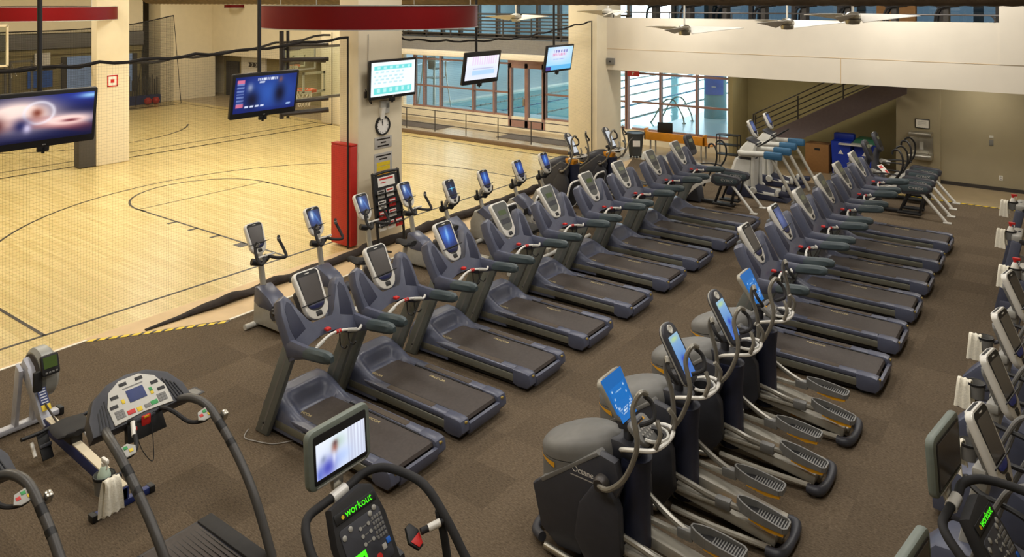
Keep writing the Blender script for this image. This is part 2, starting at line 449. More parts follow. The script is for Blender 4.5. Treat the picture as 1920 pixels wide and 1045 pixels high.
window(3, -13.3, -9.5, .52, 3.1, (-13.5, -12.15, -10.75, -9.56), (.56, 1.57, 2.64), .07)
d1 = B()
for x in (-19.0, -18.15, -17.3): d1.bx(x-.08, x+.08, WY-.02, WY+.14, 0.1, 2.75)
d1.bx(-19.0, -17.3, WY-.02, WY+.14, 2.55, 2.75).bx(-19.0, -17.3, WY-.02, WY+.14, .1, .42).bx(-19, -17.3, WY, WY+.1, 2.75, 3.1)
d1 = struct(d1.build('door_1', 'mullion')); B().bx(-18.95, -17.35, WY+.05, WY+.062, .42, 2.55).build('pane', 'glass', d1)
B().bx(-18.3, -18.22, WY-.07, WY-.03, 1.0, 1.3, .01).build('door_handle', 'steel', d1)
# cut the sill at the door by setting the door proud of it: threshold and mats
strip_m = lambda lab, x0, x1, y0, y1: tag(B().bx(x0, x1, y0, y1, .001, .016, .004).build('floor_mat', 'dark_mat'), lab, 'floor mat')
strip_m('dark entrance mat on the corridor floor before the pool door', -18.2, -14.4, 23.6, 24.6)
strip_m('grey mat on the far left of the pool corridor floor', -24.0, -21.2, 23.5, 24.6)
# low curb and railing between court and pool corridor
struct(B().bx(-26.5, -13.5, 22.28, 22.42, 0, .14, .01).build('trim_3', 'brown_base'))
rl = thing('railing', 'thin dark metal railing along the pool corridor beyond the court', 'railing', (-18.6, 23.15, 0))
r = B()
for z in (.3, .58, .86): r.bar((-6.5, 0, z), (4.0, 0, z), .018, 6)
r.tube([(4.0, 0, .86), (4.15, 0, .8), (4.18, 0, .6), (4.18, 0, 0)], .018, 6, 4); r.build('rail', 'steel_dark', rl)
for x in (-5.7, -4.0, -2.4, -.75, .85, 2.4): B().bar((x, 0, 0), (x, 0, .86), .02, 6).build('post', 'steel_dark', rl)

# upper gallery above the corridor
struct(B().bx(-25.2, -12.4, 23.9, 24.1, 3.28, 3.82).build('wall_gallery', 'far_grey'))
struct(B().bx(-25.2, -12.4, 23.75, 24.05, 3.04, 3.28, .03).build('trim_4', 'cream_beam'))
wall('floor', -25.2, -12.4, 24.1, 27.0, 3.5, 3.8, 'far_grey')
gr = thing('gallery_railing', 'grey railing of many horizontal bars along the upper gallery by the pool glass', 'railing', (-18.8, 24.0, 3.82))
r = B()
for k in range(8): r.bar((-6.3, 0, .06+.135*k), (6.3, 0, .06+.135*k), .03 if k < 7 else .04, 6)
r.build('rail', 'steel_dark', gr)
for k in range(10): B().bx(-6.2+1.37*k-.02, -6.2+1.37*k+.02, -.03, .03, 0, 1.02).build('post', 'steel_dark', gr)
f = B()
for k in range(13):
    x = -24.9+1.04*k*1.0
    f.bx(x-.06, x+.06, WY, WY+.2, 3.8, CZ)
f.bx(-25.2, -12.4, WY, WY+.2, 3.8, 3.95).bx(-25.2, -12.4, WY, WY+.2, 6.6, CZ)
uw = struct(f.build('window_4', 'steel_dark')); B().bx(-25.2, -12.4, WY+.08, WY+.09, 3.95, 6.6).build('pane', 'glass', uw)
f = B()
for k in range(8):
    x = -12.3+1.5*k
    f.bx(x-.07, x+.07, 27.0, 27.2, 3.8, CZ)
f.bx(-12.4, -1.4, 27.0, 27.2, 3.8, 4.0).bx(-12.4, -1.4, 27.0, 27.2, 6.4, CZ)
uw = struct(f.build('window_5', 'steel_dark')); B().bx(-12.4, -1.4, 27.08, 27.09, 4.0, 6.4).build('pane', 'glass_dark', uw)
# hand rail on the balcony parapet
hr = thing('handrail', 'dark tubular handrail along the top of the cream balcony parapet', 'railing', (-7, 22.18, 4.79))
B().tube([(-5.3, 0, .18), (5.1, 0, .18), (5.36, 0, .17), (5.45, 0, .08), (5.45, 0, 0)], .022, 8, 4).build('rail', 'steel_dark', hr)
for x in (-5.2, -3.2, -1.2, .8, 2.8): B().bar((x, 0, 0), (x, 0, .18), .016, 6).build('post', 'steel_dark', hr)

# ------------------------------------------------------------------ the pool hall
struct(B().bx(-45, 10, 25.8, 29.6, -.2, -.01).build('floor', 'pool_tile'))
struct(B().bx(-45, -27, 29.6, 62, -.2, -.01).build('floor', 'pool_tile'))
struct(B().bx(-27.0, -26.85, 29.6, 60, -.2, -.005).build('trim_8', 'white'))
struct(B().bx(-27, -14.4, 29.6, 60, -.16, -.1).build('pool_water', 'water'))
struct(B().bx(-27, -14.4, 60, 62, -.2, -.01).build('floor', 'pool_tile'))
struct(B().bx(-14.4, 10, 29.6, 62, -.2, -.01).build('floor', 'pool_tile'))
wall('ceiling', -45, 10, 27.2, 62, 8.4, 8.6, 'pool_wall')
wall('wall_pool_side', -45.2, -45, 27.2, 62, 0, 8.4, 'pool_wall')
wall('wall_pool_east', 10, 10.2, 25.8, 62, 0, 8.4, 'pool_wall')
w = B(); w.bx(-45, 10, 62, 62.3, 0, .6).bx(-45, 10, 62, 62.3, 7.6, 8.4)
w.bx(-45, -35.5, 62, 62.3, .6, 7.6)
for k in range(7): x = -36+7.6*k; w.bx(x, x+.6, 62, 62.3, .6, 7.6)
struct(w.build('wall_pool_far', 'pool_wall'))
for k in range(5):
    b = B()
    for j in range(72): b.lathe([(.001, 0), (.045, .02), (.045, .36), (.001, .38)], 6, MX.Translation((-16.5-2.1*k, 29.7+.42*j, -.09)) @ MX.Rotation(R(-90), 4, 'X'))
    tag(b.build('lane_rope', ('mid_grey', 'blue_grip')[k % 2]), 'floating lane rope along the pool beyond the glass, %s from the right-hand pool edge' % ('first', 'second', 'third', 'fourth', 'fifth')[k], 'lane rope', 'pool lane ropes')
pp = thing('pillar', 'round blue-grey pillar with a blue banner standing on the pool deck', 'pillar', (-13.2, 33.6, -.01))
B().lathe([(.5, 0), (.5, 8.4)], 28).build('shaft', 'pool_pillar', pp)
B().rings([[(.53*math.cos(R(a)), .53*math.sin(R(a)), z) for a in range(-125, -20, 7)] for z in (1.1, 3.3)], closed=False, cap=False).build('banner', 'banner', pp)
b = B()
for z, wd in ((2.55, 24), (2.3, 34), (2.15, 30), (2.0, 34), (1.85, 26), (1.45, 20)):
    b.rings([[(.536*math.cos(R(a)), .536*math.sin(R(a)), z+dz) for a in range(-76-wd//2, -76+wd//2+1, 4)] for dz in (0, .045)], closed=False, cap=False)
b.build('banner_lines', 'line_white', pp)
p2 = thing('pillar', 'pale round pillar farther back in the pool hall', 'pillar', (-28.5, 47, -.01))
B().lathe([(.6, 0), (.6, 8.5)], 24).build('shaft', 'pool_pillar', p2)
ld = thing('pool_ladder', 'curved steel grab rails at the edge of the pool', 'pool ladder', (-14.35, 31.6, -.01))
for s in (-.45, .45):
    B().tube([(0.7, s, 0), (.62, s, .35), (.25, s, .95), (-.1, s, 1.0), (-.4, s, .7), (-.75, s, .1), (-.9, s, -.09)], .035, 8, 5).build('grab_rail', 'steel', ld)
    B().lathe([(.09, 0), (.09, .03), (.05, .05)], 12, MX.Translation((.7, s, 0))).build('foot_plate', 'steel', ld)
lg = thing('lifeguard_chair', 'tall tubular lifeguard chair standing on the pool deck seen through the left panes', 'chair', (-26.0, 28.6, -.01))
for sx in (-.5, .5):
    for sy in (-.5, .5): B().tube([(sx*1.2, sy*1.2, 0), (sx*.9, sy*.9, 1.4), (sx*.8, sy*.8, 2.3)], .03, 6, 3).build('leg', 'steel', lg)
B().box((0, 0, 1.5), (.8, .8, .06), .02).build('platform', 'light_grey', lg)
B().box((.1, 0, 1.95), (.45, .5, .06), .02).build('seat', 'far_grey', lg); B().box((-.15, 0, 2.25), (.06, .5, .6), .02).build('backrest', 'brown_base', lg)
B().tube([(.4, -.42, 1.55), (.45, -.42, 2.4), (-.4, -.42, 2.4), (-.4, .42, 2.4), (.45, .42, 2.4), (.4, .42, 1.55)], .02, 6, 1).build('guard_rail', 'steel', lg)

# ------------------------------------------------------------------ the stair, and what stands under the balcony
st = thing('staircase', 'grey steel staircase rising to the right under the balcony', 'staircase', (-8.4, 24.7, 0))
A, D = V((0, 0, .75)), V((4.3, 0, 2.45))
for y in (0., 1.15):
    B().prism([(-.1, .28), (.25, .28), (4.5, 2.62), (4.5, 3.1), (4.1, 3.1), (-.1, .75)], y, y+.06, 'xz').build('stringer', 'stair_grey', st)
for k in range(14): B().bx(.1+.3*k, .42+.3*k, .06, 1.15, .5+.17*k, .54+.17*k).build('tread', 'stair_grey', st)
b = B()
for k in range(5): b.bar((.0, .03, .95+.17*k), (4.2, .03, 3.25+.17*k-.05), .02, 6)
b.build('rail', 'steel_dark', st)
for k in range(4): B().bar((.05+1.35*k, .03, .6+.73*k), (.05+1.35*k, .03, 1.6+.73*k), .025, 6).build('post', 'steel_dark', st)
B().tube([(-.02, .03, .75), (-.02, .03, 1.55), (.02, .03, 1.64), (.3, .03, 1.8)], .024, 6, 3).build('newel', 'steel_dark', st)
rk = thing('metal_rack', 'thin black metal rack standing below the window corner', 'rack', (-9.1, 24.3, 0))
for sx in (-.35, .35):
    for sy in (-.15, .15): B().bar((sx, sy, 0), (sx, sy, .95), .018, 6).build('leg', 'black', rk)
for z in (.3, .62, .94): B().bx(-.36, .36, -.16, .16, z-.012, z+.012).build('shelf', 'black', rk)

cb = thing('cardboard_box', 'brown cardboard box under the stairs', 'box', (-6.42, 25.0, 0))
B().bx(-.35, .35, -.3, .3, 0, .86, .01).build('carton', 'cardboard', cb)
B().bx(-.35, .35, -.3, -.0, .86, .875).build('flap', 'cardboard', cb); B().bx(-.07, .09, -.304, -.3, .68, .75).build('hand_hole', 'black', cb)
def recycle(loc, lab, lid, h, w=.56):
    t = thing('recycling_bin', lab, 'bin', loc)
    B().rings([[(sx*w/2*k, sy*.3*k, z) for sx, sy in ((-1, -1), (1, -1), (1, 1), (-1, 1))] for k, z in ((.86, 0), (1, h))]).build('body', 'recycle_blue', t)
    if lid: B().rings([[(sx*w/2*k, sy*.3*k, z) for sx, sy in ((-1, -1), (1, -1), (1, 1), (-1, 1))] for k, z in ((1.06, h), (1.06, h+.05), (.8, h+.15))]).build('lid', 'green_lid', t)
    else: B().bx(-w/2-.02, w/2+.02, .1, .34, h-.02, h+.2, .04).build('lid', 'recycle_blue', t)
    B().prism([(0, .04), (.035, -.02), (-.035, -.02)], -.305, -.298, 'xz', 0, MX.Translation((0, 0, h*.68)) @ MX.Scale(2.2, 4, (0, 0, 1)) @ MX.Scale(2.2, 4, (1, 0, 0))).build('emblem', 'white', t)
    B().bar((-.2, .3, .06), (.2, .3, .06), .06, 10).build('wheel', 'black', t)
recycle((-5.72, 25.0, 0), 'blue recycling bin with a raised blue lid under the stairs', False, 1.02)
recycle((-5.08, 25.2, 0), 'blue recycling bin with a green lid under the stairs', True, .98, .62)
tag(B().bx(-5.75, -4.85, 24.5, 24.95, .96, 1.0, .01).build('board', 'white_grey'), 'pale flat board lying across the blue recycling bins', 'board')
df = thing('drinking_fountain', 'stainless steel drinking fountain on the pilaster under the notice', 'fountain', (-3.58, 25.16, 0))
B().bx(-.3, .3, -.1, 0, .78, 1.5, .01).build('back_panel', 'steel', df); B().bx(-.3, .3, -.36, -.1, 1.38, 1.5, .02).build('upper_hood', 'steel', df)
B().bx(-.32, .32, -.42, 0, .72, .86, .03).build('basin', 'steel', df); B().bx(-.04, .06, -.106, -.1, .98, 1.2).build('button_plate', 'white_grey', df)
B().bar((.2, -.25, .86), (.2, -.2, .95), .015).build('spout', 'steel', df)
nt_ = thing('notice', 'small white framed notice on the pilaster', 'notice', (-3.56, 25.16, 1.72))
B().bx(-.19, .19, -.02, 0, -.14, .14, .005).build('frame', 'black', nt_); B().bx(-.165, .165, -.024, -.018, -.115, .115).build('paper', 'paper', nt_)
b = B()
for z in (.06, .03, 0, -.03): b.bx(-.11, .11, -.0255, -.0235, z-.004, z+.004)
b.build('lines', 'grey_paper', nt_)
sw = thing('wall_switch', 'small grey switch plate on the right-hand wall', 'switch', (-1.85, 25.3, 1.33))
B().bx(-.05, .05, -.015, 0, -.08, .08, .004).build('plate', 'mid_grey', sw); B().bx(-.05, .05, -.01, 0, .12, .2, .003).build('cover', 'white_grey', sw)
ou = thing('wall_outlet', 'small white outlet plate low on the right-hand wall', 'outlet', (-1.62, 25.3, .36))
B().bx(-.045, .045, -.012, 0, -.07, .07, .004).build('plate', 'white', ou)
for z in (-.03, .03): B().bx(-.02, .02, -.015, -.011, z-.015, z+.015).build('socket', 'grey_paper', ou)

tb = thing('trash_bin', 'dark grey wheeled bin with a white label beside the right column', 'bin', (-12.0, 23.35, 0))
B().lathe([(.2, .08), (.21, .1), (.29, .82)], 20).build('body', 'bin_grey', tb); B().lathe([(.31, .8), (.32, .83), (.31, .86), (.26, .85)], 20, cap=False).build('rim', 'bin_grey', tb)
B().lathe([(.26, .845), (.02, .84)], 20).build('liner', 'black', tb)
for a in range(4): B().ball((.17*math.cos(R(45+90*a)), .17*math.sin(R(45+90*a)), .04), .04, 8).build('wheel', 'black', tb)
B().box((0, 0, 0), (.24, .2, .02), .004, facing((.265*math.cos(R(-55)), .265*math.sin(R(-55)), .52), 0, -55)).build('label', 'paper', tb)
B().tube([(.05, -.27, .72), (-.05, -.34, .6), (-.15, -.36, .3), (-.3, -.4, .03)], .018, 6, 5).build('hose', 'far_grey', tb)
dk = thing('counter_desk', 'orange wooden counter on grey legs under the pool window', 'desk', (-10.95, 24.15, 0))
B().bx(-1.1, 1.1, -.06, 0, .52, .8, .01).build('front_board', 'orange_wood', dk)
B().bx(-1.1, -1.04, -.06, .2, .5, .9, .01).build('end_board', 'orange_wood', dk); B().bx(1.04, 1.1, -.06, .2, .5, .86, .01).build('end_board', 'orange_wood', dk)
B().bx(-1.1, 1.35, .0, .55, .5, .53, .008).build('desktop', 'orange_wood', dk)
for x, y in ((-.9, .05), (.95, .05), (-.9, .45), (.95, .45)): B().bar((x, y, 0), (x, y, .5), .03).build('leg', 'light_grey', dk)
mo = thing('monitor', 'black computer monitor on the orange counter', 'monitor', (-11.4, 24.4, .535))
B().bx(-.27, .27, -.02, .02, .22, .58, .01, MX.Rotation(R(8), 4, 'Z')).build('panel', 'black', mo); B().bx(-.03, .03, 0, .04, 0, .25).build('stand', 'black', mo); B().bx(-.14, .14, -.08, .1, 0, .015).build('base', 'black', mo)
es = thing('exit_sign', 'small red and white sign at the top corner of the pool window', 'sign', (-13.2, 25.52, 2.63))
B().bx(-.24, .24, -.03, .03, -.1, .1, .005).build('panel', 'red', es)
b = B(); b.bx(-.03, .01, -.035, -.029, -.05, .06).bx(-.01, .05, -.035, -.029, .03, .06); b.build('mark', 'white', es)
sp = thing('junction_box', 'small grey box on the cream beam beside the right column', 'box', (-12.2, 21.99, 3.36))
B().bx(-.14, .14, -.06, .01, -.11, .11, .01).build('case', 'mid_grey', sp); B().box((0, -.065, 0), (.05, .02, .05), .005).build('knob', 'black', sp)
# ------------------------------------------------------------------ televisions
def px_swirl(a, b):
    c = mixc((14, 18, 60), (24, 40, 140), sstep(.55, 1, b)*sstep(.2, .9, a))
    l = .5+.5*math.sin(9*(b-.35)+5*(a-.5)**2+2.4*a)
    c = mixc(c, (255, 226, 214), min(1, 1.5*blob(a, b, .22, .6, .36, .32)))
    c = mixc(c, (120, 44, 52), sstep(.45, .9, l)*blob(a, b, .68, .36, .42, .24))
    c = mixc(c, (250, 214, 206), min(1, 1.4*blob(a, b, .72, .4, .3, .13))); c = mixc(c, (110, 40, 50), blob(a, b, .76, .38, .09, .035))
    r = math.hypot((a-.43)*1.6, b-.62); c = mixc(c, (240, 235, 245), blob(r, 0, .24, 0, .03, 1)*.7)
    c = mixc(c, (130, 66, 52), blob(a, b, .41, .62, .06, .11)); c = mixc(c, (34, 36, 84), blob(a, b, .26, .36, .09, .16))
    c = mixc(c, (200, 190, 220), blob(a, b, .32, .3, .04, .1)); c = mixc(c, (74, 24, 28), blob(a, b, .0, .42, .1, .18))
    c = mixc(c, (150, 200, 240), blob(a, b, .97, .92, .14, .06))
    return mixc(c, (12, 14, 48), 1-sstep(0, .1, b))
def px_news(a, b):
    c = mixc((14, 22, 86), (46, 86, 170), blob(a, b, .6, .5, .5, .6)); c = mixc(c, (18, 26, 96), .5*(1-sstep(0, .14, b)))
    if .03 < a < .14 and .15 < b < .92:
        c = mixc(c, (40, 60, 130), .8)
        if (b*11) % 1 > .5: c = mixc(c, (150, 170, 220), .6)
        if b > .82 or b < .26: c = (205, 110, 140)
    c = mixc(c, (150, 160, 190), blob(a, b, .24, .68, .045, .12)); c = mixc(c, (14, 18, 44), blob(a, b, .28, .34, .11, .24))
    c = mixc(c, (14, 16, 40), blob(a, b, .73, .45, .1, .3)); c = mixc(c, (120, 80, 80), blob(a, b, .73, .86, .035, .08))
    if .36 < a < .68 and .87 < b < .93 and (a*40) % 1 > .25: c = (215, 222, 240)
    if .38 < a < .46 and .8 < b < .84: c = (190, 200, 225)
    if .14 < a < .5 and .13 < b < .17 and (a*60) % 1 > .3: c = (205, 214, 240)
    if .85 < a < .93 and .1 < b < .15: c = (160, 190, 235)
    return c
def px_slide(a, b):
    c = (236, 246, 250)
    for b0, b1, col in ((.78, .9, (110, 216, 216)), (.06, .26, (110, 216, 214))):
        if .06 < a < .93 and b0 < b < b1: c = mixc(col, (235, 250, 250), .55*(math.sin(a*46) > .1 and abs((b-b0)/(b1-b0)-.5) < .3))
    for b0 in (.68, .56, .47, .36):
        if .06 < a < .75 and b0 < b < b0+.045 and math.sin(a*52+b0*30) > -.35: c = mixc(c, (168, 214, 222), .7)
    return c
def px_board(a, b):
    c = mixc((236, 236, 248), (206, 220, 248), blob(a, b, .5, .3, .6, .3))
    if .14 < a < .95 and b > .62 and (a*14) % 1 > .45: c = mixc(c, (226, 190, 226), .75)
    if .2 < a < .9 and .2 < b < .4: c = mixc(c, (130, 190, 236), .6)
    if .22 < a < .85 and .44 < b < .5: c = mixc(c, (150, 150, 190), .6)
    return mixc(c, (230, 230, 240), .2)
def px_page(a, b):
    c = mixc((150, 210, 244), (226, 226, 246), blob(a, b, .45, .7, .5, .4))
    if .25 < a < .8 and .76 < b < .88: c = mixc(c, (96, 90, 170), .7*(math.sin(a*60) > -.3))
    if .2 < a < .75 and .6 < b < .72 and (a*16) % 1 > .4: c = (214, 150, 190)
    if .25 < a < .7 and .44 < b < .5 and (a*22) % 1 > .4: c = (140, 160, 220)
    if b < .2: c = mixc(c, (60, 160, 220), .6)
    if a < .2 and b < .16: c = (70, 60, 130)
    return c
def tv(loc, w, h, fn, lab, tilt, pole=True, pole_x=None, screen=(.93, .8, .03), yaw=0.):
    t = thing('television', lab, 'television', loc)
    m = facing((0, 0, 0), -tilt, yaw)
    B().slab(rrect(w, h, .03), .07, m @ MX.Translation((0, 0, -.07)), .012).build('casing', 'black', t)
    B().slab(rrect(w*.6, h*.6, .05), .06, m @ MX.Translation((0, 0, -.13)), .02).build('back_shell', 'black', t)
    picture('screen', w*screen[0], h*screen[1], m @ MX.Translation((0, screen[2]*h, 0)), fn, t, 72, 42)
    B().box((0, -h*.455, .003), (.05, .015, .006), 0, m).build('badge', 'mid_grey', t)
    B().box((0, -h*.53, -.03), (.16, .1, .05), .01, m).box((0, -h*.55, -.02), (.04, .12, .03), .005, m).build('speaker_bracket', 'black', t)
    if pole:
        B().bar((-.2, 0, -.1), (-.2, 0, CZ-loc[2]-.02), .035, 10).build('pole', 'black', t)
        B().box((-.16, 0, 0), (.1, .3, .25), .01).build('mount_plate', 'black', t)
        B().lathe([(.09, 0), (.09, .02), (.035, .06)], 12, MX.Translation((-.2, 0, CZ-loc[2]-.02)) @ MX.Rotation(math.pi, 4, 'X')).build('ceiling_flange', 'black', t)
    else:
        B().box((-.14, -.3, -.15), (.14, .08, .08), .01).box((-.2, -.62, -.32), (.05, .12, .14), .01).build('wall_bracket', 'steel_dark', t)
        B().tube([(-.1, -.45, -.3), (-.14, -.6, -.42), (-.16, -.5, -.52), (-.16, -.68, -.2)], .012, 6, 5).build('cable', 'black', t)
    return t
tv((-12.0, 4.86, 3.6), 1.42, .83, px_swirl, 'hanging television with a pink and brown swirl picture, nearest of the row', 9)
tv((-12.0, 8.6, 3.6), 1.42, .83, px_news, 'hanging television showing dark figures on a blue news picture', 9)
tv((-12.12, 12.0, 3.61), 1.44, .86, px_slide, 'television with a white and turquoise text page on the middle column', 2, False, screen=(.93, .86, .01))
tv((-12.2, 15.25, 3.62), 1.46, .84, px_board, 'hanging television with a pale lilac page, just right of the middle column', 9, screen=(.9, .72, .0))
tv((-12.2, 18.9, 3.64), 1.46, .8, px_page, 'hanging television with a light blue page, farthest of the row', 9, screen=(.92, .86, .01))

# ------------------------------------------------------------------ ceiling rings, duct, fans
def ring(loc, r, h, lab, hang=True):
    t = thing('ceiling_ring', lab, 'ceiling ring', loc)
    B().lathe([(r, 0), (r, h), (r-.06, h), (r-.06, 0)], 72, cap=False).build('red_band', 'red_deep', t)
    b = B(); b.lathe([(r-.07, -.012), (r+.012, -.012), (r+.012, .006), (r-.07, .006)], 72, cap=False).lathe([(r-.07, h-.006), (r+.012, h-.006), (r+.012, h+.012), (r-.07, h+.012)], 72, cap=False)
    b.build('edge_trim', 'light_grey', t)
    if hang:
        for a in (20, 110, 200, 290): B().bar(((r-.03)*math.cos(R(a)), (r-.03)*math.sin(R(a)), h), ((r-.03)*math.cos(R(a)), (r-.03)*math.sin(R(a)), CZ-loc[2]), .012, 6).build('hanger', 'light_grey', t)
    return t
ring((-12.6, 11.8, 4.76), 2.36, .47, 'large glossy red ring hung around the middle column')
ring((-25.7, 9.95, 4.76), 2.4, .4, 'red ring hung beside the left column')
ring((-41.0, 24.6, 5.0), .78, .16, 'small red ring far away above the left back wall', True)
ring((-36.6, 24.4, 5.0), .66, .16, 'small red ring far away, just left of the big red ring', True)
dt = tag(None or thing('air_duct', 'dark corrugated duct crossing under the ceiling along the top edge', 'duct', (0, 16.05, 5.73)), None, None)
prof = []
for k in range(260):
    x = -30+.145*k; prof.append((.5+.012*(k % 2), x))
B().lathe(prof, 20, MX.Rotation(R(90), 4, 'Y')).build('tube', 'duct', dt)
for k in range(5): B().bar((-24+7*k, 0, .5), (-24+7*k, 0, CZ-5.73), .012, 6).build('hanger', 'black', dt)
def fan(loc, a0, lab, r=1.0):
    t = thing('ceiling_fan', lab, 'ceiling fan', loc)
    B().bar((0, 0, .12), (0, 0, CZ-loc[2]), .024, 8).build('rod', 'white', t)
    B().lathe([(.03, -.14), (.13, -.13), (.16, -.06), (.16, .06), (.1, .12), (.03, .13)], 24).build('motor', 'steel' if r > 1 else 'white_grey', t)
    B().lathe([(.165, -.03), (.165, -.012)], 24, cap=False).build('band', 'black', t)
    for k in range(3):
        a = MX.Rotation(R(a0+120*k), 4, 'Z')
        secs = []
        for i in range(9):
            u = i/8; x = .14+u*r; w = .34*(1-u)**.75+.03; z = -.01+.05*math.sin(u*1.5)
            secs.append([a @ V((x, -w*.55, z-.09*(1-u))), a @ V((x, w*.45, z+.09*(1-u))), a @ V((x, w*.45, z+.09*(1-u)+.012)), a @ V((x, -w*.55, z-.09*(1-u)+.012))])
        B().rings(secs).build('blade', 'white', t)
    return t
fan((-7.88, 18.0, 4.6), 36, 'white ceiling fan hanging lowest before the cream balcony, steel motor', 1.35)
fan((-5.4, 18.2, 4.79), 20, 'white ceiling fan second from the left before the balcony', 1.25)
fan((-3.7, 17.0, 4.97), 150, 'white ceiling fan farthest right before the balcony', 1.2)
fan((-14.3, 19.6, 4.81), 10, 'white ceiling fan in front of the gallery railing', 1.0)
fan((-11.2, 20.0, 4.98), 200, 'white ceiling fan beside the top of the right column', .8)

# ------------------------------------------------------------------ nets
def net(name, lab, pts_top, zb, rope_r, posts, wavy=.05, edge=None):
    o = V(pts_top[0]); t = thing(name, lab, 'net', (o.x, o.y, 0))
    P = [V(p)-V((o.x, o.y, 0)) for p in pts_top]
    b = B(); fine = cat(P, 8)
    fine = [p+V((0, 0, -wavy*abs(math.sin(i*.9)))) for i, p in enumerate(fine)]
    b.tube(fine, rope_r, 6, 1); b.build('top_rope', 'rope', t)
    B().rings([[p for p in fine], [V((p.x, p.y, zb)) for p in fine]], closed=False, cap=False).build('mesh', 'net_dense' if 'farthest' in lab else 'net', t)
    for a, c in posts: B().bar(V(a)-V((o.x, o.y, 0)), V(c)-V((o.x, o.y, 0)), .018, 6).build('side_rope', 'rope', t)
    if edge: B().bar(V(edge[0])-V((o.x, o.y, 0)), V(edge[1])-V((o.x, o.y, 0)), .012, 5).build('bottom_rope', 'rope', t)
net('divider_net', 'black divider net hung from a thick rope left of the middle column', [(-12.48, 2.0, 4.3), (-12.48, 4.45, 4.33), (-12.48, 6.3, 4.36), (-12.48, 8.3, 4.42), (-12.48, 11.0, 4.57)], .02, .03, [((-12.48, 11.0, 4.57), (-12.48, 11.0, .02))])
net('divider_net', 'black divider net hung from a sagging rope between the middle and right columns', [(-12.5, 12.6, 4.48), (-12.5, 14.46, 4.35), (-12.5, 16.9, 4.32), (-12.5, 19.0, 4.48), (-12.5, 21.2, 4.7)], .02, .026, [((-12.5, 21.28, 4.7), (-12.5, 21.28, .02))])
net('divider_net', 'far black net along the other side of the first court', [(-25.75, 6, 3.3), (-25.75, 9.2, 3.36), (-25.75, 11.4, 3.3), (-25.75, 13, 3.28), (-25.75, 17, 3.5), (-25.75, 21.7, 4.0)], .03, .05, [((-25.75, 21.8, 4.0), (-25.75, 21.8, 0))], .12, ((-25.75, 2, .03), (-25.75, 21.8, .03)))
net('divider_net', 'farthest black net before the dim room on the left', [(-38.2, 12, 3.95), (-37.6, 16, 4.0), (-37.0, 18.7, 4.2), (-37.0, 21.0, 4.62)], .05, .03, [((-37.0, 21.0, 4.62), (-37.0, 21.4, .1)), ((-37.2, 19.6, 3.4), (-37.2, 19.1, .1))], .0, ((-38, 12, .05), (-37, 21.4, .05)))
# gathered net lying on the floor along the court edge
b = B(); secs = []
for i in range(132):
    y = 6.35+.1125*i; n1 = NZ.noise(V((y*1.3, 0, 3))); f_ = sstep(6.2, 8.0, y); w = (.13+.06*n1)*(.25+.75*f_); h = (.06+.035*NZ.noise(V((y*2.1, 5, 0))))*(.2+.8*f_)*(1 if y < 11 else 1.5); cx = -12.02+.05*NZ.noise(V((y*.7, 9, 1)))
    if y > 10.8: w *= .9; cx -= .02
    secs.append([(cx+w*math.cos(a)*1.0, y, max(.002, h+h*math.sin(a)*(1+.25*NZ.noise(V((y*5, a*2, 2)))))) for a in [2*math.pi*k/12 for k in range(12)]])
b.rings(secs); tag(b.build('net_bundle', 'heap'), 'dark gathered net lying along the court edge behind the exercise bikes', 'net')

# ------------------------------------------------------------------ basketball hoops
def hoop(loc, rz, lab, arm, rim=True, fr='light_grey'):
    # local +x is towards the court, board centre at the origin
    t = thing('basketball_hoop', lab, 'basketball hoop', loc, rz)
    w, h = 1.72, 1.2
    B().bx(-.01, .01, -w/2, w/2, -h/2, h/2).build('backboard', 'glass_clear', t)
    b = B()
    for s in (-1, 1): b.bx(-.03, .03, s*w/2-.03, s*w/2+.03, -h/2, h/2); b.bx(-.03, .03, -w/2, w/2, s*h/2-.03, s*h/2+.03)
    b.build('frame', fr, t)
    b = B()
    for s in (-1, 1): b.bx(.012, .018, s*.3-.03, s*.3+.03, -.45, .02); b.bx(.012, .018, -.33, .33, (-.45, -.01)[s > 0]-.03, (-.45, -.01)[s > 0]+.03)
    b.build('target_square', 'line_white', t)
    B().tube([(.38+.23*math.cos(R(a)), .23*math.sin(R(a)), -.42) for a in range(0, 360, 24)], .012, 6, 2, True).box((.08, 0, -.43), (.14, .16, .08), .01).build('rim', 'orange', t)
    b = B()
    for k in range(12):
        a = R(30*k); c = R(30*k+30)
        for (r0, z0, a0, r1, z1, a1) in ((.22, -.42, a, .17, -.6, c), (.22, -.42, c, .17, -.6, a), (.17, -.6, a, .13, -.82, c), (.17, -.6, c, .13, -.82, a)):
            b.bar((.38+r0*math.cos(a0), r0*math.sin(a0), z0), (.38+r1*math.cos(a1), r1*math.sin(a1), z1), .006, 4)
    b.build('net', 'line_white', t)
    b = B()
    for p, q, r in arm: b.bar(p, q, r, 8)
    b.build('support_arms', 'steel_dark', t)
hoop((-14.2, 11.5, 3.66), 180, 'basketball hoop with its glass backboard on dark arms beside the middle column', [((-.05, .95, 1.0), (-.05, .95, -.95), .05), ((-.05, .78, 1.0), (-.05, .78, -.95), .035), ((-.06, .95, .68), (-.62, .1, .68), .04), ((-.06, .95, .35), (-.62, .1, .35), .05), ((-.06, .95, -.6), (-.62, .1, -.55), .04), ((-.06, .95, -.85), (-.62, .1, -.8), .06), ((-.05, .3, .3), (-.62, .2, .3), .03)], fr='far_grey')
hoop((-25.6, 8.45, 4.0), 180, 'basketball hoop cut off by the left edge of the picture, white square frame', [((-.05, .0, .3), (-1.2, 2.6, .3), .05), ((-.05, .0, -.3), (-1.2, 2.6, -.3), .05)], fr='cream')
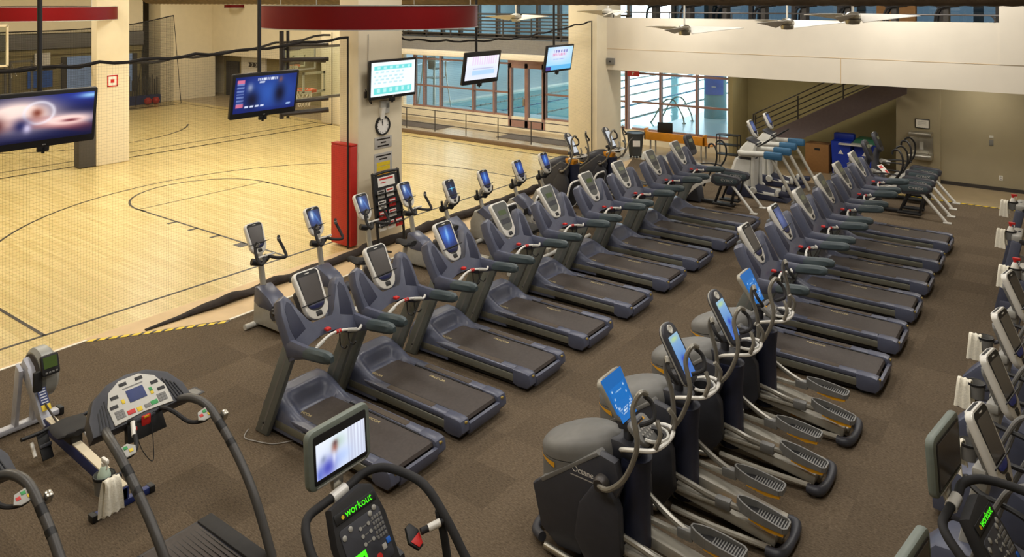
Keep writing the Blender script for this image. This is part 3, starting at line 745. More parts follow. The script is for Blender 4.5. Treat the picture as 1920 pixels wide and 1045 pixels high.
hoop((-27.2, 21.2, 2.95), 180, 'distant hoop with an orange rim seen through the glass backboard', [((-.05, .0, .3), (-.2, .8, .3), .05), ((-.05, .0, -.3), (-.2, .8, -.3), .05)], fr='light_grey')

# ------------------------------------------------------------------ what hangs on the middle column
def clock(loc, r, lab, rz=0., hands=(92, 60)):
    t = thing('wall_clock', lab, 'clock', loc, rz)
    m = facing((0, 0, 0))
    B().lathe([(r, 0), (r, .05), (r*.86, .05), (r*.86, .02)], 32, m, cap=False).build('rim', 'black', t)
    B().lathe([(r*.9, .0), (r*.9, .022)], 32, m).build('dial', 'paper', t)
    b = B()
    for k in range(12): b.box((r*.72*math.cos(R(30*k)), r*.72*math.sin(R(30*k)), .025), (.018, .018, .004), 0, m)
    b.build('hour_marks', 'black', t)
    for nm, a, l, w in (('hour_hand', hands[0], .42, .022), ('minute_hand', hands[1], .64, .014)):
        B().box((r*l/2, 0, .028), (r*l, w, .004), 0, m @ MX.Rotation(R(a), 4, 'Z')).build(nm, 'black', t)
clock((-12.4, 11.92, 2.55), .215, 'round white wall clock with a black rim on the middle column', hands=(100, 93))
clock((-25.4, 22.3, 3.05), .32, 'round wall clock on the far column seen past the backboard')
s = thing('sign', 'small grey paper sign with dark text under the column clock', 'sign', (-12.4, 11.95, 2.17))
B().bx(0, .012, -.26, .26, -.13, .13, .003).build('sheet', 'grey_paper', s)
b = B()
for z, w in ((.075, .4), (.0, .16), (-.075, .34)): b.bx(.0125, .0145, -w/2, w/2, z-.016, z+.016)
b.build('text_lines', 'line_black', s)
s = thing('sign', 'grey chart sign with yellow and orange bands low on the middle column', 'sign', (-12.4, 11.95, 1.52))
B().bx(0, .012, -.27, .27, -.42, .42, .003).build('sheet', 'grey_paper', s)
b = B(); b.bx(.0125, .0145, -.23, .23, .34, .37).bx(.0125, .0145, -.12, .12, .27, .3); b.build('text_lines', 'line_black', s)
for k, c in enumerate(('yellow', 'yellow', 'amber', 'orange', 'orange', 'red')): B().bx(.0125, .0145, -.2, .2, .13-.1*k, .22-.1*k).build('band', c, s)
s = thing('thermostat', 'white dispenser box above the column clock', 'box', (-12.4, 11.95, 2.96))
B().bx(0, .07, -.12, .14, -.14, .14, .01).build('case', 'white_grey', s); B().bx(.07, .085, .04, .12, -.02, .08, .005).build('window', 'mid_grey', s)
B().prism([(0, 0), (.12, 0), (.07, -.26), (.03, -.26)], -.13, -.02, 'xz', .008).build('flap', 'white', s)
s = thing('notice', 'small red and white square notice on the left column', 'notice', (-25.3, 12.25, 2.72))
B().bx(0, .015, -.17, .17, -.2, .2, .004).build('sheet', 'paper', s)
b = B()
for q in (-1, 1): b.bx(.0155, .018, q*.15-.02, q*.15+.02, -.18, .18).bx(.0155, .018, -.17, .17, q*.17-.02, q*.17+.02)
b.bx(.0155, .018, -.06, .06, -.06, .06); b.build('red_frame', 'red', s)
cbx = B(); cbx.tube([(-12.385, 11.5, 4.6), (-12.385, 11.48, 3.8), (-12.38, 11.46, 3.2)], .008, 5, 3)
tag(cbx.build('cable', 'grey_paper'), 'thin white cable running down the middle column to the television', 'cable')

# ------------------------------------------------------------------ leaflet rack in front of the column
mr = thing('leaflet_rack', 'black leaflet rack with red and white leaflets before the middle column', 'rack', (-11.75, 11.6, 0))
m = facing((0, 0, .05), 8)
b = B(); b.tube([m @ V((x, y, 0)) for x, y in ((-.38, 0), (-.38, 1.45), (-.3, 1.58), (.3, 1.58), (.38, 1.45), (.38, 0))], .03, 8, 5); b.build('frame', 'black', mr)
B().slab(rrect(.72, 1.1, .08), .02, m @ MX.Translation((0, 1.0, -.02)), .005).build('back_panel', 'black_soft', mr)
for s_ in (-1, 1): B().tube([m @ V((s_*.38, .02, 0)), m @ V((s_*.38, .0, .35))], .025, 8, 1).build('foot', 'black', mr)
for r_ in range(4): B().box((0, .5+.22*r_, .06), (.7, .015, .1), 0, m).build('tray', 'black', mr)
lf = [(.0, 1.4, .5, .2, 'paper'), (-.2, 1.15, .2, .17, 'grey_paper'), (.06, 1.16, .22, .18, 'paper'), (-.2, .93, .22, .17, 'paper'), (.1, .93, .2, .17, 'red'), (-.2, .71, .22, .17, 'red'), (.08, .71, .22, .16, 'paper'), (-.24, .48, .2, .17, 'paper'), (.0, .48, .2, .17, 'paper'), (.24, .48, .2, .17, 'red')]
for k, (x, y, w, h, c) in enumerate(lf):
    z = .03 if k else .012
    o = thing('leaflet', ('red and white headed sheet at the top of the leaflet rack', 'grey leaflet in the upper left of the leaflet rack', 'white leaflet in the upper middle of the leaflet rack', 'white leaflet second row left in the leaflet rack', 'red leaflet second row right in the leaflet rack', 'red leaflet third row left in the leaflet rack', 'white leaflet third row right in the leaflet rack', 'white leaflet bottom row left in the leaflet rack', 'white leaflet bottom row middle in the leaflet rack', 'red leaflet bottom row right in the leaflet rack')[k], 'leaflet', (-11.75, 11.6, 0), 0, 'leaflets in the black rack')
    p = m @ V((x, y, z)); o.location = V((-11.75, 11.6, 0))+p
    mm = facing((0, 0, 0), 8)
    B().box((0, 0, 0), (w, h, .004), 0, mm).build('sheet', c, o)
    B().box((0, h*.28, .003), (w*.8, h*.18, .002), 0, mm).box((-w*.2, -h*.1, .003), (w*.3, h*.1, .002), 0, mm).build('print', 'red' if c == 'paper' and k % 2 == 0 else ('white' if c == 'red' else 'line_black'), o)

# ------------------------------------------------------------------ far end of the courts on the left
wall('wall_far_left', -40.2, -40, -6, 20.9, 0, CZ, 'dim_wall')
struct(B().bx(-40, -39.85, -6, 20.9, 3.8, CZ).build('trim_7', 'cream'))
struct(B().bx(-40, -39.8, -6, 20.9, 3.05, 3.75).build('trim_5', 'far_grey'))
struct(B().bx(-40, -39.9, -6, 20.9, 2.75, 3.0).build('trim_6', 'dim_wall'))
wall('wall_far_back', -40.2, -26.5, 24.4, 24.6, 2.35, CZ, 'cream')
wall('wall_far_back_return', -40.2, -39.0, 21.4, 24.6, 0, CZ, 'cream')
wall('wall_recess', -39.2, -26.5, 25.3, 25.5, 0, 2.5, 'dim_wall')
wall('wall_recess_panel', -37.4, -35.2, 25.2, 25.3, .55, 2.4, 'white')
struct(B().bx(-38.9, -37.7, 25.22, 25.3, 0, 1.95).build('door_2', 'far_dark'))
ar = thing('arrow_sign', 'dark arrow sign pointing right on the white far wall', 'sign', (-36.2, 25.2, 1.85))
B().prism([(-.5, -.13), (.35, -.13), (.5, 0), (.35, .13), (-.5, .13), (-.38, 0)], -.03, 0, 'xz').build('panel', 'far_dark', ar)
for x in (-.15, .2): B().prism([(x, -.1), (x+.1, 0), (x, .1), (x-.06, .1), (x+.04, 0), (x-.06, -.1)], -.036, -.03, 'xz').build('chevron', 'white_grey', ar)
# things in the dim exercise area on the far left
def weight_machine(loc, rz, lab, h, acc):
    t = thing('weight_machine', lab, 'weight machine', loc, rz)
    for y in (-.45, .45): B().beam((0, y, 0), (0, y, h), .08, .08).build('upright', 'mid_grey', t)
    B().beam((0, -.45, h), (0, .45, h), .08, .08).build('crossbar', 'mid_grey', t)
    for k in range(7): B().bx(-.1, .1, -.2, .2, .1+.09*k, .18+.09*k).build('weight_plate', 'black', t)
    B().bx(.35, .85, -.22, .22, .45, .55, .03).build('seat', acc, t); B().bx(.3, .4, -.22, .22, .55, 1.2, .03).build('backrest', acc, t)
    B().tube([(.1, -.4, h-.1), (.5, -.5, h-.3), (.7, -.45, h-.6)], .03, 6, 3).build('handle', 'steel', t)
    B().tube([(.1, .4, h-.1), (.5, .5, h-.3), (.7, .45, h-.6)], .03, 6, 3).build('handle', 'steel', t)
    B().beam((0, 0, .04), (1.0, 0, .04), .1, .08).build('base', 'mid_grey', t)
for k, (y, acc, h) in enumerate(((7.9, 'black_soft', 2.5), (9.1, 'black_soft', 2.4), (10.2, 'red_pad', 2.6), (11.3, 'black_soft', 2.3), (12.4, 'black_soft', 2.7), (13.5, 'blue_dark', 2.5), (14.6, 'black_soft', 2.6))):
    weight_machine((-38.6, y, 0), 0, 'weight machine by the far left wall, %s counting from the left edge' % ('first', 'second', 'third', 'fourth', 'fifth', 'sixth', 'seventh')[k], h, acc)
for k, (y, z, w, c) in enumerate(((15.9, 1.6, 1.1, 'banner'), (16.0, 2.45, .7, 'paper'), (12.9, 2.5, .5, 'far_dark'))):
    o = thing('poster', ('blue poster on the far left wall', 'white poster high on the far left wall', 'dark poster high on the far left wall')[k], 'poster', (-39.86, y, z))
    B().bx(-.03, .0, -w/2, w/2, -.4, .4).build('sheet', c, o)
wd = struct(B().bx(-40.02, -39.95, 16.9, 20.6, 0.6, 2.6).build('window_6', emit('dim_daylight', (120, 134, 150), .8)))
for y in (17.0, 18.6, 19.3, 20.5): B().bx(-39.95, -39.9, y-.12, y+.12, .6, 2.6).build('mullion', 'far_dark', wd)
rkk = thing('bar_rack', 'long rack of upright bars on a blue base in the dim far left room', 'rack', (-38.9, 19.85, 0))
B().bx(-.2, .2, -1.3, 1.4, 0, .45).build('base', 'blue_dark', rkk)
for k in range(20): B().bar((0, -1.2+.132*k, .45), (0, -1.2+.132*k, 1.25+.12*(k % 3)), .035, 6).build('bar', 'far_dark', rkk)
for y, z in ((-.6, .3), (.9, .42), (1.32, .42)): tag(B().ball((-38.4, 19.5+y, .19), .19, 12).build('medicine_ball', 'red'), {-.6: 'red ball at the left end of the bar rack', .9: 'red ball near the right end of the bar rack', 1.32: 'red ball at the right end of the bar rack'}[y], 'ball', 'red balls by the bar rack')

# ------------------------------------------------------------------ upstairs behind the parapet
def upstairs(k, x):
    t = thing('exercise_machine', 'dark exercise machine standing upstairs behind the parapet, %s from the left' % ('first', 'second', 'third', 'fourth', 'fifth', 'sixth', 'seventh', 'eighth', 'ninth')[k], 'exercise machine', (x, 24.2 if k < 8 else 25.6, 3.8), 0)
    B().bx(-.6, .6, -.3, .3, 0, .25, .04).build('base', 'black', t)
    for y in (-.25, .25): B().tube([(-.3, y, .2), (-.42, y, .8), (-.35, y, 1.3), (.1, y, 1.4)], .04, 6, 3).build('handle', 'black', t)
    B().box((-.35, 0, 1.55), (.12, .5, .42), .03).build('console', 'charcoal', t)
    B().bx(-.25, -.1, -.2, .2, .2, 1.4, .03).build('mast', 'far_dark', t)
for k, x in enumerate((-11.45, -10.2, -8.95, -7.7, -6.45, -5.2, -3.95, -2.65)): upstairs(k, x)
tag(B().bx(-5.0, -3.9, 26.2, 26.5, 3.8, 6.0).build('board', 'cardboard'), 'brown board standing upstairs behind the parapet', 'board')
# ------------------------------------------------------------------ tablet consoles shared by treadmills, bikes and climbers
def u_outline(w, h, top_r, bw, n=6):     # tablet outline: rounded top, sides tapering to a round bottom
    o = []
    for i in range(n+1): a = R(90*i/n); o.append((w/2-top_r+top_r*math.cos(a), h/2-top_r+top_r*math.sin(a)))
    for i in range(n+1): a = R(90+90*i/n); o.append((-w/2+top_r+top_r*math.cos(a), h/2-top_r+top_r*math.sin(a)))
    for i in range(2*n+1):
        a = R(180+180*i/(2*n)); o.append((bw/2*math.cos(a), -h/2+bw*.42+bw*.42*math.sin(a)))
    return o
def px_blue(a, b):
    c = mixc((10, 22, 70), (30, 100, 210), blob(a, b, .45, .55, .6, .45))
    return mixc(c, (170, 220, 255), blob(a, b, .35+.2*b, .6, .09, .35)*.8)
def px_dim(a, b): return mixc((40, 52, 92), (96, 110, 160), blob(a, b, .4, .5, .5, .5))
def px_cross(a, b):
    c = mixc((8, 14, 36), (24, 60, 130), .4*blob(a, b, .5, .5, .5, .5))
    return mixc(c, (120, 220, 255), min(1, blob(a, b, .5, .5, .5, .025)+blob(a, b, .5, .5, .05, .22)))
def px_figure(a, b):
    c = mixc((8, 14, 40), (30, 90, 190), blob(a, b, .5, .5, .6, .6)*.8); c = mixc(c, (230, 244, 255), blob(a, b, .32, .7, .13, .28)); return mixc(c, (120, 180, 240), .6*blob(a, b, .6+.5*(.6-b), .5, .06, .6))
def px_menu(a, b):
    c = mixc((60, 110, 190), (150, 190, 225), b)
    c = mixc(c, (40, 70, 190), blob(a, b, .5, .42, .2, .08)+.8*blob(a, b, .6, .25, .3, .05)); c = mixc(c, (190, 220, 150), blob(a, b, .45, .9, .4, .05))
    return mixc(c, (80, 110, 220), .7*blob(a, b, .3, .12, .3, .06))
def tablet(parent, o, tilt, kind, w=.4, h=.62, back=True):
    """kind: 'off', 'led' or a picture function; the user side looks along +x"""
    m = facing(o, tilt)
    led = kind in ('led', 'led_grey')
    if led: w *= 1.08
    bw = w*.72 if not led else w*.62
    sh = B().slab(u_outline(w, h, .07, bw*1.18), .075, m @ MX.Translation((0, 0, -.075)), .022).build('console', 'silver', parent)
    if back: B().slab(u_outline(w*.8, h*.7, .06, bw*.9), .05, m @ MX.Translation((0, -.02, -.12)), .02).build('console_back', 'mid_grey', sh)
    if led:
        B().slab(u_outline(w*.86, h*.76, .05, bw*.98), .004, m @ MX.Translation((0, h*.085, .0))).build('face_panel', 'console_face', sh)
        B().box((0, h*.2, .005), (w*.44, h*.13, .004), 0, m).build('display', 'lcd' if kind == 'led' else 'lcd_dim', sh)
        b = B()
        for i in range(5):
            for j in range(3): b.box((-w*.22+w*.11*i, -h*.0-h*.045*j, .005), (w*.06, h*.025, .004), 0, m)
        b.box((0, -h*.045, .0035), (w*.54, h*.14, .003), 0, m)
        b.build('key_field', 'charcoal', sh)
    else:
        B().slab(u_outline(w*.82, h*.8, .045, bw*.95), .004, m @ MX.Translation((0, h*.075, 0))).build('bezel', 'black', sh)
        sm = m @ MX.Translation((0, h*.12, .0045))
        if kind == 'off': B().box((0, 0, 0), (w*.7, h*.53, .003), 0, sm).build('screen', 'off_screen', sh)
        else: picture('screen', w*.7, h*.53, sm, kind, sh, 14, 22, 'pic_soft')
        B().slab([(-w*.3, h*.03), (-w*.24, -h*.03), (-w*.12, -h*.06), (w*.12, -h*.06), (w*.24, -h*.03), (w*.3, h*.03)], .004, m @ MX.Translation((0, -h*.22, .003)), .001).build('keys', 'led_blue', sh)
        B().box((0, h*.43, .005), (w*.16, .01, .003), 0, m).build('nameplate', 'silver', sh)
        B().bar(m @ V((-w*.56, -h*.17, .02)), m @ V((w*.56, -h*.15, .02)), .007, 6).build('reading_shelf', 'black', sh)
    B().slab(rrect(w*.22, h*.1, .012), .006, m @ MX.Translation((0, -h*.385, 0)), .002).build('keypad', 'black', sh)
    B().box((0, h*.475, -.045), (w*.62, .035, .055), .012, m).build('top_vent', 'black', sh)
    return sh

# ------------------------------------------------------------------ the grey-blue treadmills (origin at the rear end of the belt, on the floor; the front points to -x)
def treadmill(name, label, kind, loc, group):
    t = thing(name, label, 'treadmill', loc, 0, group)
    B().bx(-2.16, -.08, -.4, .4, .03, .13, .02).build('base_frame', 'black', t)
    for x in (-2.05, -.2):
        for y in (-.34, .34): B().lathe([(.045, 0), (.045, .035)], 10, MX.Translation((x, y, 0))).build('foot', 'black', t)
    # belt with its rear roller
    B().prism([(-1.86, .17), (-1.86, .248), (-.1, .248), (-.05, .235), (-.03, .2), (-.05, .165), (-.1, .15)], -.29, .29, 'xz').build('belt', 'belt', t)
    for s in (-1, 1):
        b = B(); b.bx(-1.72, -.24, s*.3, s*.435, .2, .268, .022)
        rl = b.build('side_rail', 'frame_blue', t)
        B().bx(-1.98, -.2, s*.42, s*.445, .1, .2, .012).build('rail_trim', 'rail_metal', rl)
        B().bx(-1.3, -.5, s*.315, s*.405, .262, .272, .006).build('foot_pad', 'pad_brown', rl)
        B().bx(-1.72, -.24, s*.288, s*.3, .2, .256).build('belt_gap', 'black', rl)
        cp = B().prism([(-.27, .08), (-.27, .268), (-.06, .268), (.0, .25), (.025, .2), (.03, .12), (-.02, .06), (-.2, .05)], min(s*.29, s*.45), max(s*.29, s*.45), 'xz', .022).build('end_cap', 'frame_blue', t)
        B().bx(-.03, .03, s*.34, s*.38, .21, .235, .004).build('roller_adjuster', 'mark_yellow', cp)
        # upright: a broad plate leaning back
        up = B().prism([(-2.27, 0), (-2.03, 0), (-1.48, 1.2), (-1.72, 1.2)], min(s*.45, s*.53), max(s*.45, s*.53), 'xz', .028).build('upright', 'upright_grey', t)
        B().prism([(-2.13, .06), (-2.1, .06), (-1.58, 1.18), (-1.61, 1.18)], min(s*.4485, s*.5315), max(s*.4485, s*.5315), 'xz').build('seam', 'mid_grey', up)
        B().ball((-2.08, s*.53, .16), .014, 8).build('bolt', 'black', up)
    B().prism([(-.02, .05), (-.02, .16), (.0, .2), (.035, .19), (.045, .12), (.02, .06)], -.3, .3, 'xz', .01).build('rear_bumper', 'frame_blue', t)
    # front hood with its scoop
    b = B(); NX, NY = 26, 20; rows = []
    for i in range(NX+1):
        x = -2.3+.85*i/NX; row = []
        for j in range(NY+1):
            y = -.44+.88*j/NY; a = abs(y)
            zs = .27+.19*(1-sstep(-2.08, -1.5, x)); zc = .25+.22*(1-sstep(-1.97, -1.8, x))
            zz = zc+(zs-zc)*sstep(.2, .33, a)
            zz *= 1-.86*(1-sstep(-2.3, -2.13, x))**2
            zz -= .07*sstep(.37, .44, a)
            if x > -1.76 and a < .295: zz = min(zz, .235)
            row.append((x, y, max(.06, zz)))
        rows.append([(x, -.44, .06)]+row+[(x, .44, .06)])
    b.rings([[V(p) for p in r] for r in rows])
    hd = b.build('motor_hood', 'frame_blue', t, 60)
    B().box((0, -.13, 0), (.035, .24, .006), .002, MX.Translation((-2.0, 0, .458)) @ MX.Rotation(R(6), 4, 'Y')).build('hood_label', 'white', hd)
    # printing on the belt
    for k, (x, y) in enumerate(((-.95, .2), (-1.72, -.2), (-.16, -.24))):
        if k == 1 or k == 0:
            text('belt_print', 'PRECOR', .055, 'belt_mark', MX.Translation((x, y, .2486)), t, .0008, 1.35)
    # yoke: two wings with pockets, joined under the console
    m = facing((-1.5, 0, 1.12), 30)
    ol = [(-.53, -.03), (-.53, .5), (-.49, .66), (-.4, .7), (-.33, .62), (-.24, .32), (-.17, .24), (.17, .24), (.24, .32), (.33, .62), (.4, .7), (.49, .66), (.53, .5), (.53, -.03), (.42, -.02), (.3, .09), (.12, .13), (-.12, .13), (-.3, .09), (-.42, -.02)]
    yk = B().slab(ol, .17, m @ MX.Translation((0, 0, -.15)), .035).build('console_frame', 'frame_blue', t)
    for s in (-1, 1):
        po = [(s*.27, .24), (s*.45, .17), (s*.475, .3), (s*.465, .54), (s*.41, .62), (s*.365, .58)]
        if s < 0: po = po[::-1]
        B().slab(po, .006, m @ MX.Translation((0, 0, .017)), .004).build('pocket', 'frame_navy', yk)
        ar = B().rings([[V((x, s*(.49+wy*ca), z+wz*sa)) for ca, sa in ((.5, 1), (1, .5), (1, -.5), (.5, -1), (-.5, -1), (-1, -.5), (-1, .5), (-.5, 1))] for x, z, wy, wz in ((-1.62, 1.17, .05, .12), (-1.5, 1.18, .05, .1), (-1.34, 1.205, .05, .075), (-1.26, 1.215, .05, .065))]).build('arm', 'frame_blue', t)
        B().rings([[V((x, s*(.49+wy*ca), z+wz*sa)) for ca, sa in ((.5, 1), (1, .5), (1, -.5), (.5, -1), (-.5, -1), (-1, -.5), (-1, .5), (-.5, 1))] for x, z, wy, wz in ((-1.32, 1.205, .05, .066), (-1.27, 1.21, .057, .07), (-.98, 1.245, .056, .068), (-.9, 1.25, .05, .058), (-.86, 1.25, .03, .034))]).build('arm_grip', 'grip_green', ar)
    gb = B().tube([(-1.38, -.42, 1.2), (-1.34, -.33, 1.19), (-1.38, -.16, 1.235), (-1.4, .0, 1.25), (-1.38, .16, 1.235), (-1.34, .33, 1.19), (-1.38, .42, 1.2)], .017, 8, 5).build('heart_rate_bar', 'silver', t)
    for pts in (((-1.345, -.31, 1.195), (-1.37, -.19, 1.226)), ((-1.37, .19, 1.226), (-1.345, .31, 1.195))): B().bar(pts[0], pts[1], .024, 8).build('hand_sensor', 'white_grey', gb)
    for p in ((-1.4, .04, 1.248), (-1.395, .08, 1.246)): B().bar((p[0], p[1]-.015, p[2]), (p[0], p[1]+.015, p[2]), .024, 8).build('red_ring', 'red', gb)
    B().box((-1.5, -.02, 1.275), (.07, .07, .035), .012).build('stop_switch', 'red', t)
    for y in (.1, .24): B().tube([(-1.42, y, 1.2), (-1.4, y, 1.06), (-1.32, y, 1.04), (-1.28, y, 1.09)], .008, 6, 3).build('bottle_hook', 'black', t)
    B().slab(u_outline(.3, .4, .06, .24), .1, facing((-1.86, 0, 1.5), 30) @ MX.Translation((0, 0, -.1)), .02).build('console_mount', 'charcoal', t)
    tablet(t, (-1.8, 0, 1.63), 30, kind)
    return t
LX, RX = -5.88, -2.1
lab_left = ['grey-blue treadmill with a blank dark console, nearest of the left row, behind the swivel television',
            'grey-blue treadmill with a blank dark tablet console, second in the left row',
            'grey-blue treadmill with a lit blue console, third in the left row',
            'grey-blue treadmill with a green display on its pale console, fourth in the left row',
            'grey-blue treadmill with a green display, fifth in the left row, before the recumbent bikes',
            'grey-blue treadmill with a green display, sixth in the left row',
            'grey-blue treadmill with a grey display, seventh in the left row',
            'grey-blue treadmill with a grey display, last but one in the left row',
            'grey-blue treadmill farthest back in the left row, beside the curved-arm trainer']
kinds = ['off', 'off', px_blue, 'led', 'led', 'led', 'led_grey', 'led_grey', 'led_grey']
GL, GR = 'left row of grey-blue treadmills', 'right row of grey-blue treadmills'
proto = {}
def place_treadmill(label, kind, loc, group):
    key = kind if isinstance(kind, str) else kind.__name__
    if key not in proto: proto[key] = treadmill('treadmill', label, kind, loc, group); return proto[key]
    return dup(proto[key], loc, None, label, group)
LY = [6.2, 7.41, 8.83, 10.25, 11.68, 13.12, 14.45, 15.95, 17.35]
for y, l, k in zip(LY, lab_left, kinds): place_treadmill(l, k, (LX-(.03 if y > 7 else 0), y, 0), GL)
lab_right = ['grey-blue treadmill with a dark console, nearest of the right row, behind the tall-screen cross trainers',
             'grey-blue treadmill with a dimly lit console, second in the right row',
             'grey-blue treadmill with a grey display, third in the right row', 'grey-blue treadmill with a grey display, fourth in the right row',
             'grey-blue treadmill with a grey display, fifth in the right row', 'grey-blue treadmill farthest back in the right row']
RY = [11.5, 12.9, 14.3, 15.72, 17.15, 18.55]
for y, l, k in zip(RY, lab_right, ['off', px_dim] + ['led_grey']*4): place_treadmill(l, k, (RX, y, 0), GR)

# ------------------------------------------------------------------ upright bikes (origin under the console; the rider sits on the +x side)
def upright_bike(label, kind, loc):
    t = thing('exercise_bike', label, 'exercise bike', loc, 0, 'upright exercise bikes along the court')
    for x, y0, y1, nm in ((.16, -.3, .3, 'front_stabilizer'), (1.3, -.28, .28, 'rear_stabilizer')):
        B().tube([(x, y0, .05), (x, y1, .05)], .045, 10, 1).build(nm, 'white_grey', t)
    B().beam((.16, 0, .07), (1.3, 0, .07), .12, .08, .02).build('base_beam', 'white_grey', t)
    B().prism([(.12, .06), (.14, .5), (.2, .62), (.34, .6), (.62, .42), (.82, .3), (.86, .08)], -.13, .13, 'xz', .04).build('body_shroud', 'light_grey', t)
    B().prism([(.16, .42), (.19, .66), (.26, .68), (.56, .56), (.68, .46), (.6, .36), (.3, .36)], -.145, .145, 'xz', .03).build('shroud_cap', 'frame_blue', t)
    B().tube([(.24, 0, .6), (.19, 0, .85), (.14, 0, 1.1), (.08, 0, 1.25)], .048, 10, 3).build('console_post', 'warm_grey', t)
    hb = B().tube([(.36, .2, 1.44), (.34, .23, 1.36), (.42, .26, 1.22), (.5, .24, 1.12), (.42, .12, 1.12), (.26, .0, 1.15), (.42, -.12, 1.12), (.5, -.24, 1.12), (.42, -.26, 1.22), (.34, -.23, 1.36), (.36, -.2, 1.44)], .026, 8, 5).build('handlebar', 'black_soft', t)
    for s in (-1, 1): B().bar((.37, s*.19, 1.42), (.355, s*.21, 1.37), .03, 8).build('grip_tip', 'mid_grey', hb)
    B().bar((.3, -.16, 1.16), (.3, .16, 1.16), .018, 8).build('hand_sensor', 'silver', t)
    B().tube([(.12, .15, 1.06), (.16, .0, 1.02), (.12, -.15, 1.06)], .055, 10, 4).build('accessory_tray', 'black', t)
    tablet(t, (.06, 0, 1.4), 24, kind, .34, .52)
    B().bar((1.02, 0, .12), (1.16, 0, .86), .045, 10).build('seat_post', 'warm_grey', t)
    B().rings([[V((x, w*math.cos(a), z+.05*math.sin(a))) for a in [2*math.pi*k/10 for k in range(10)]] for x, w, z in ((.93, .03, .9), (.98, .05, .92), (1.1, .08, .92), (1.22, .15, .93), (1.32, .14, .94), (1.36, .08, .94))]).build('seat', 'black_soft', t)
    cr = B().lathe([(.09, -.17), (.09, .17)], 14, MX.Translation((.72, 0, .34)) @ MX.Rotation(R(90), 4, 'X')).build('crank', 'charcoal', t)
    for s, a in ((-1, 30), (1, 210)):
        e = V((.72+.17*math.cos(R(a)), s*.17, .34+.17*math.sin(R(a))))
        B().bar((.72, s*.17, .34), e, .018, 6).build('crank_arm', 'steel_dark', cr); B().box(e+V((0, s*.06, 0)), (.11, .1, .03), .008).build('pedal', 'black', cr)
    return t
ub = [('upright bike with a blank dark console, nearest of the row along the court', 'off', 7.6), ('upright bike with a blue figure on its console, second along the court', px_figure, 8.8),
      ('upright bike with a pale figure on its console, third along the court', px_figure, 9.98), ('upright bike with a blue console in front of the leaflet rack, fourth along the court', px_figure, 11.15)]
pf = None
for l, k, y in ub:
    if k == 'off': upright_bike(l, k, (-10.9, y, 0))
    elif pf is None: pf = upright_bike(l, k, (-10.9, y, 0))
    else: dup(pf, (-10.93, y, 0), None, l)

# ------------------------------------------------------------------ recumbent bikes
def recumbent(label, kind, loc):
    t = thing('recumbent_bike', label, 'exercise bike', loc, 0, 'recumbent bikes along the court')
    for x in (.0, 1.75): B().tube([(x, -.3, .05), (x, .3, .05)], .045, 10, 1).build('stabilizer', 'white_grey', t)
    B().beam((0, 0, .09), (1.75, 0, .12), .14, .1, .02).build('base_beam', 'warm_grey', t)
    B().prism([(-.3, .06), (-.32, .42), (-.2, .66), (0, .72), (.2, .62), (.42, .3), (.45, .08)], -.14, .14, 'xz', .05).build('body_shroud', 'light_grey', t)
    B().prism([(-.12, .66), (.06, .8), (.3, .66), (.5, .42), (.4, .38), (.2, .56)], -.16, .16, 'xz', .03).build('shroud_cap', 'frame_blue', t)
    B().tube([(-.02, 0, .66), (-.1, 0, .86), (-.14, 0, 1.0), (-.08, 0, 1.12)], .045, 10, 4).build('console_post', 'warm_grey', t)
    B().tube([(.0, .27, 1.18), (.0, .25, 1.06), (-.06, .14, .98), (-.1, 0, .96), (-.06, -.14, .98), (.0, -.25, 1.06), (.0, -.27, 1.18)], .026, 8, 5).build('handlebar', 'black_soft', t)
    B().ball((-.1, -.14, .98), .075, 10, (1, .8, 1)).build('adjust_knob', 'black', t); B().ball((-.1, .14, .98), .075, 10, (1, .8, 1)).build('adjust_knob', 'black', t)
    tablet(t, (.0, .06, 1.32), 24, kind, .33, .52)
    B().prism([(1.0, .48), (1.45, .46), (1.47, .54), (1.05, .56)], -.22, .22, 'xz', .03).build('seat', 'black_soft', t)
    bk = B().slab(rrect(.44, .58, .12), .06, facing((1.5, 0, 1.0), -14) @ MX.Rotation(math.pi, 4, 'Y') @ MX.Translation((0, 0, -.03)), .02).build('backrest', 'black_soft', t)
    mm = facing((1.5, 0, 1.0), -14) @ MX.Rotation(math.pi, 4, 'Y')
    B().tube([mm @ V((x, y, 0)) for x, y in rrect(.47, .62, .13)], .022, 6, 1, True).build('back_frame', 'silver', bk)
    for s in (-1, 1): B().tube([(1.4, s*.26, .44), (1.25, s*.3, .6), (1.12, s*.3, .74), (1.16, s*.28, .78)], .02, 6, 3).build('side_handle', 'silver', t)
    B().bar((1.36, 0, .14), (1.36, 0, .47), .05, 8).build('seat_post', 'warm_grey', t)
    for s, a in ((-1, 40), (1, 220)):
        e = V((.25+.16*math.cos(R(a)), s*.19, .38+.16*math.sin(R(a)))); B().bar((.25, s*.19, .38), e, .018, 6).build('crank_arm', 'steel_dark', t); B().box(e+V((0, s*.05, 0)), (.05, .1, .14), .01).build('pedal', 'black', t)
    return t
pf = None
for l, k, y in (('recumbent bike with a bright blue cross on its console, first after the leaflet rack', px_cross, 12.05), ('recumbent bike with a blue console, second after the leaflet rack', px_blue, 13.2),
                ('recumbent bike with a blue console, third after the leaflet rack', px_blue, 14.5), ('recumbent bike with a blue console, farthest along the court', px_blue, 15.6)):
    if k is px_cross: recumbent(l, k, (-10.5, y, 0))
    elif pf is None: pf = recumbent(l, k, (-10.5, y, 0))
    else: dup(pf, (-10.5, y, 0), None, l)

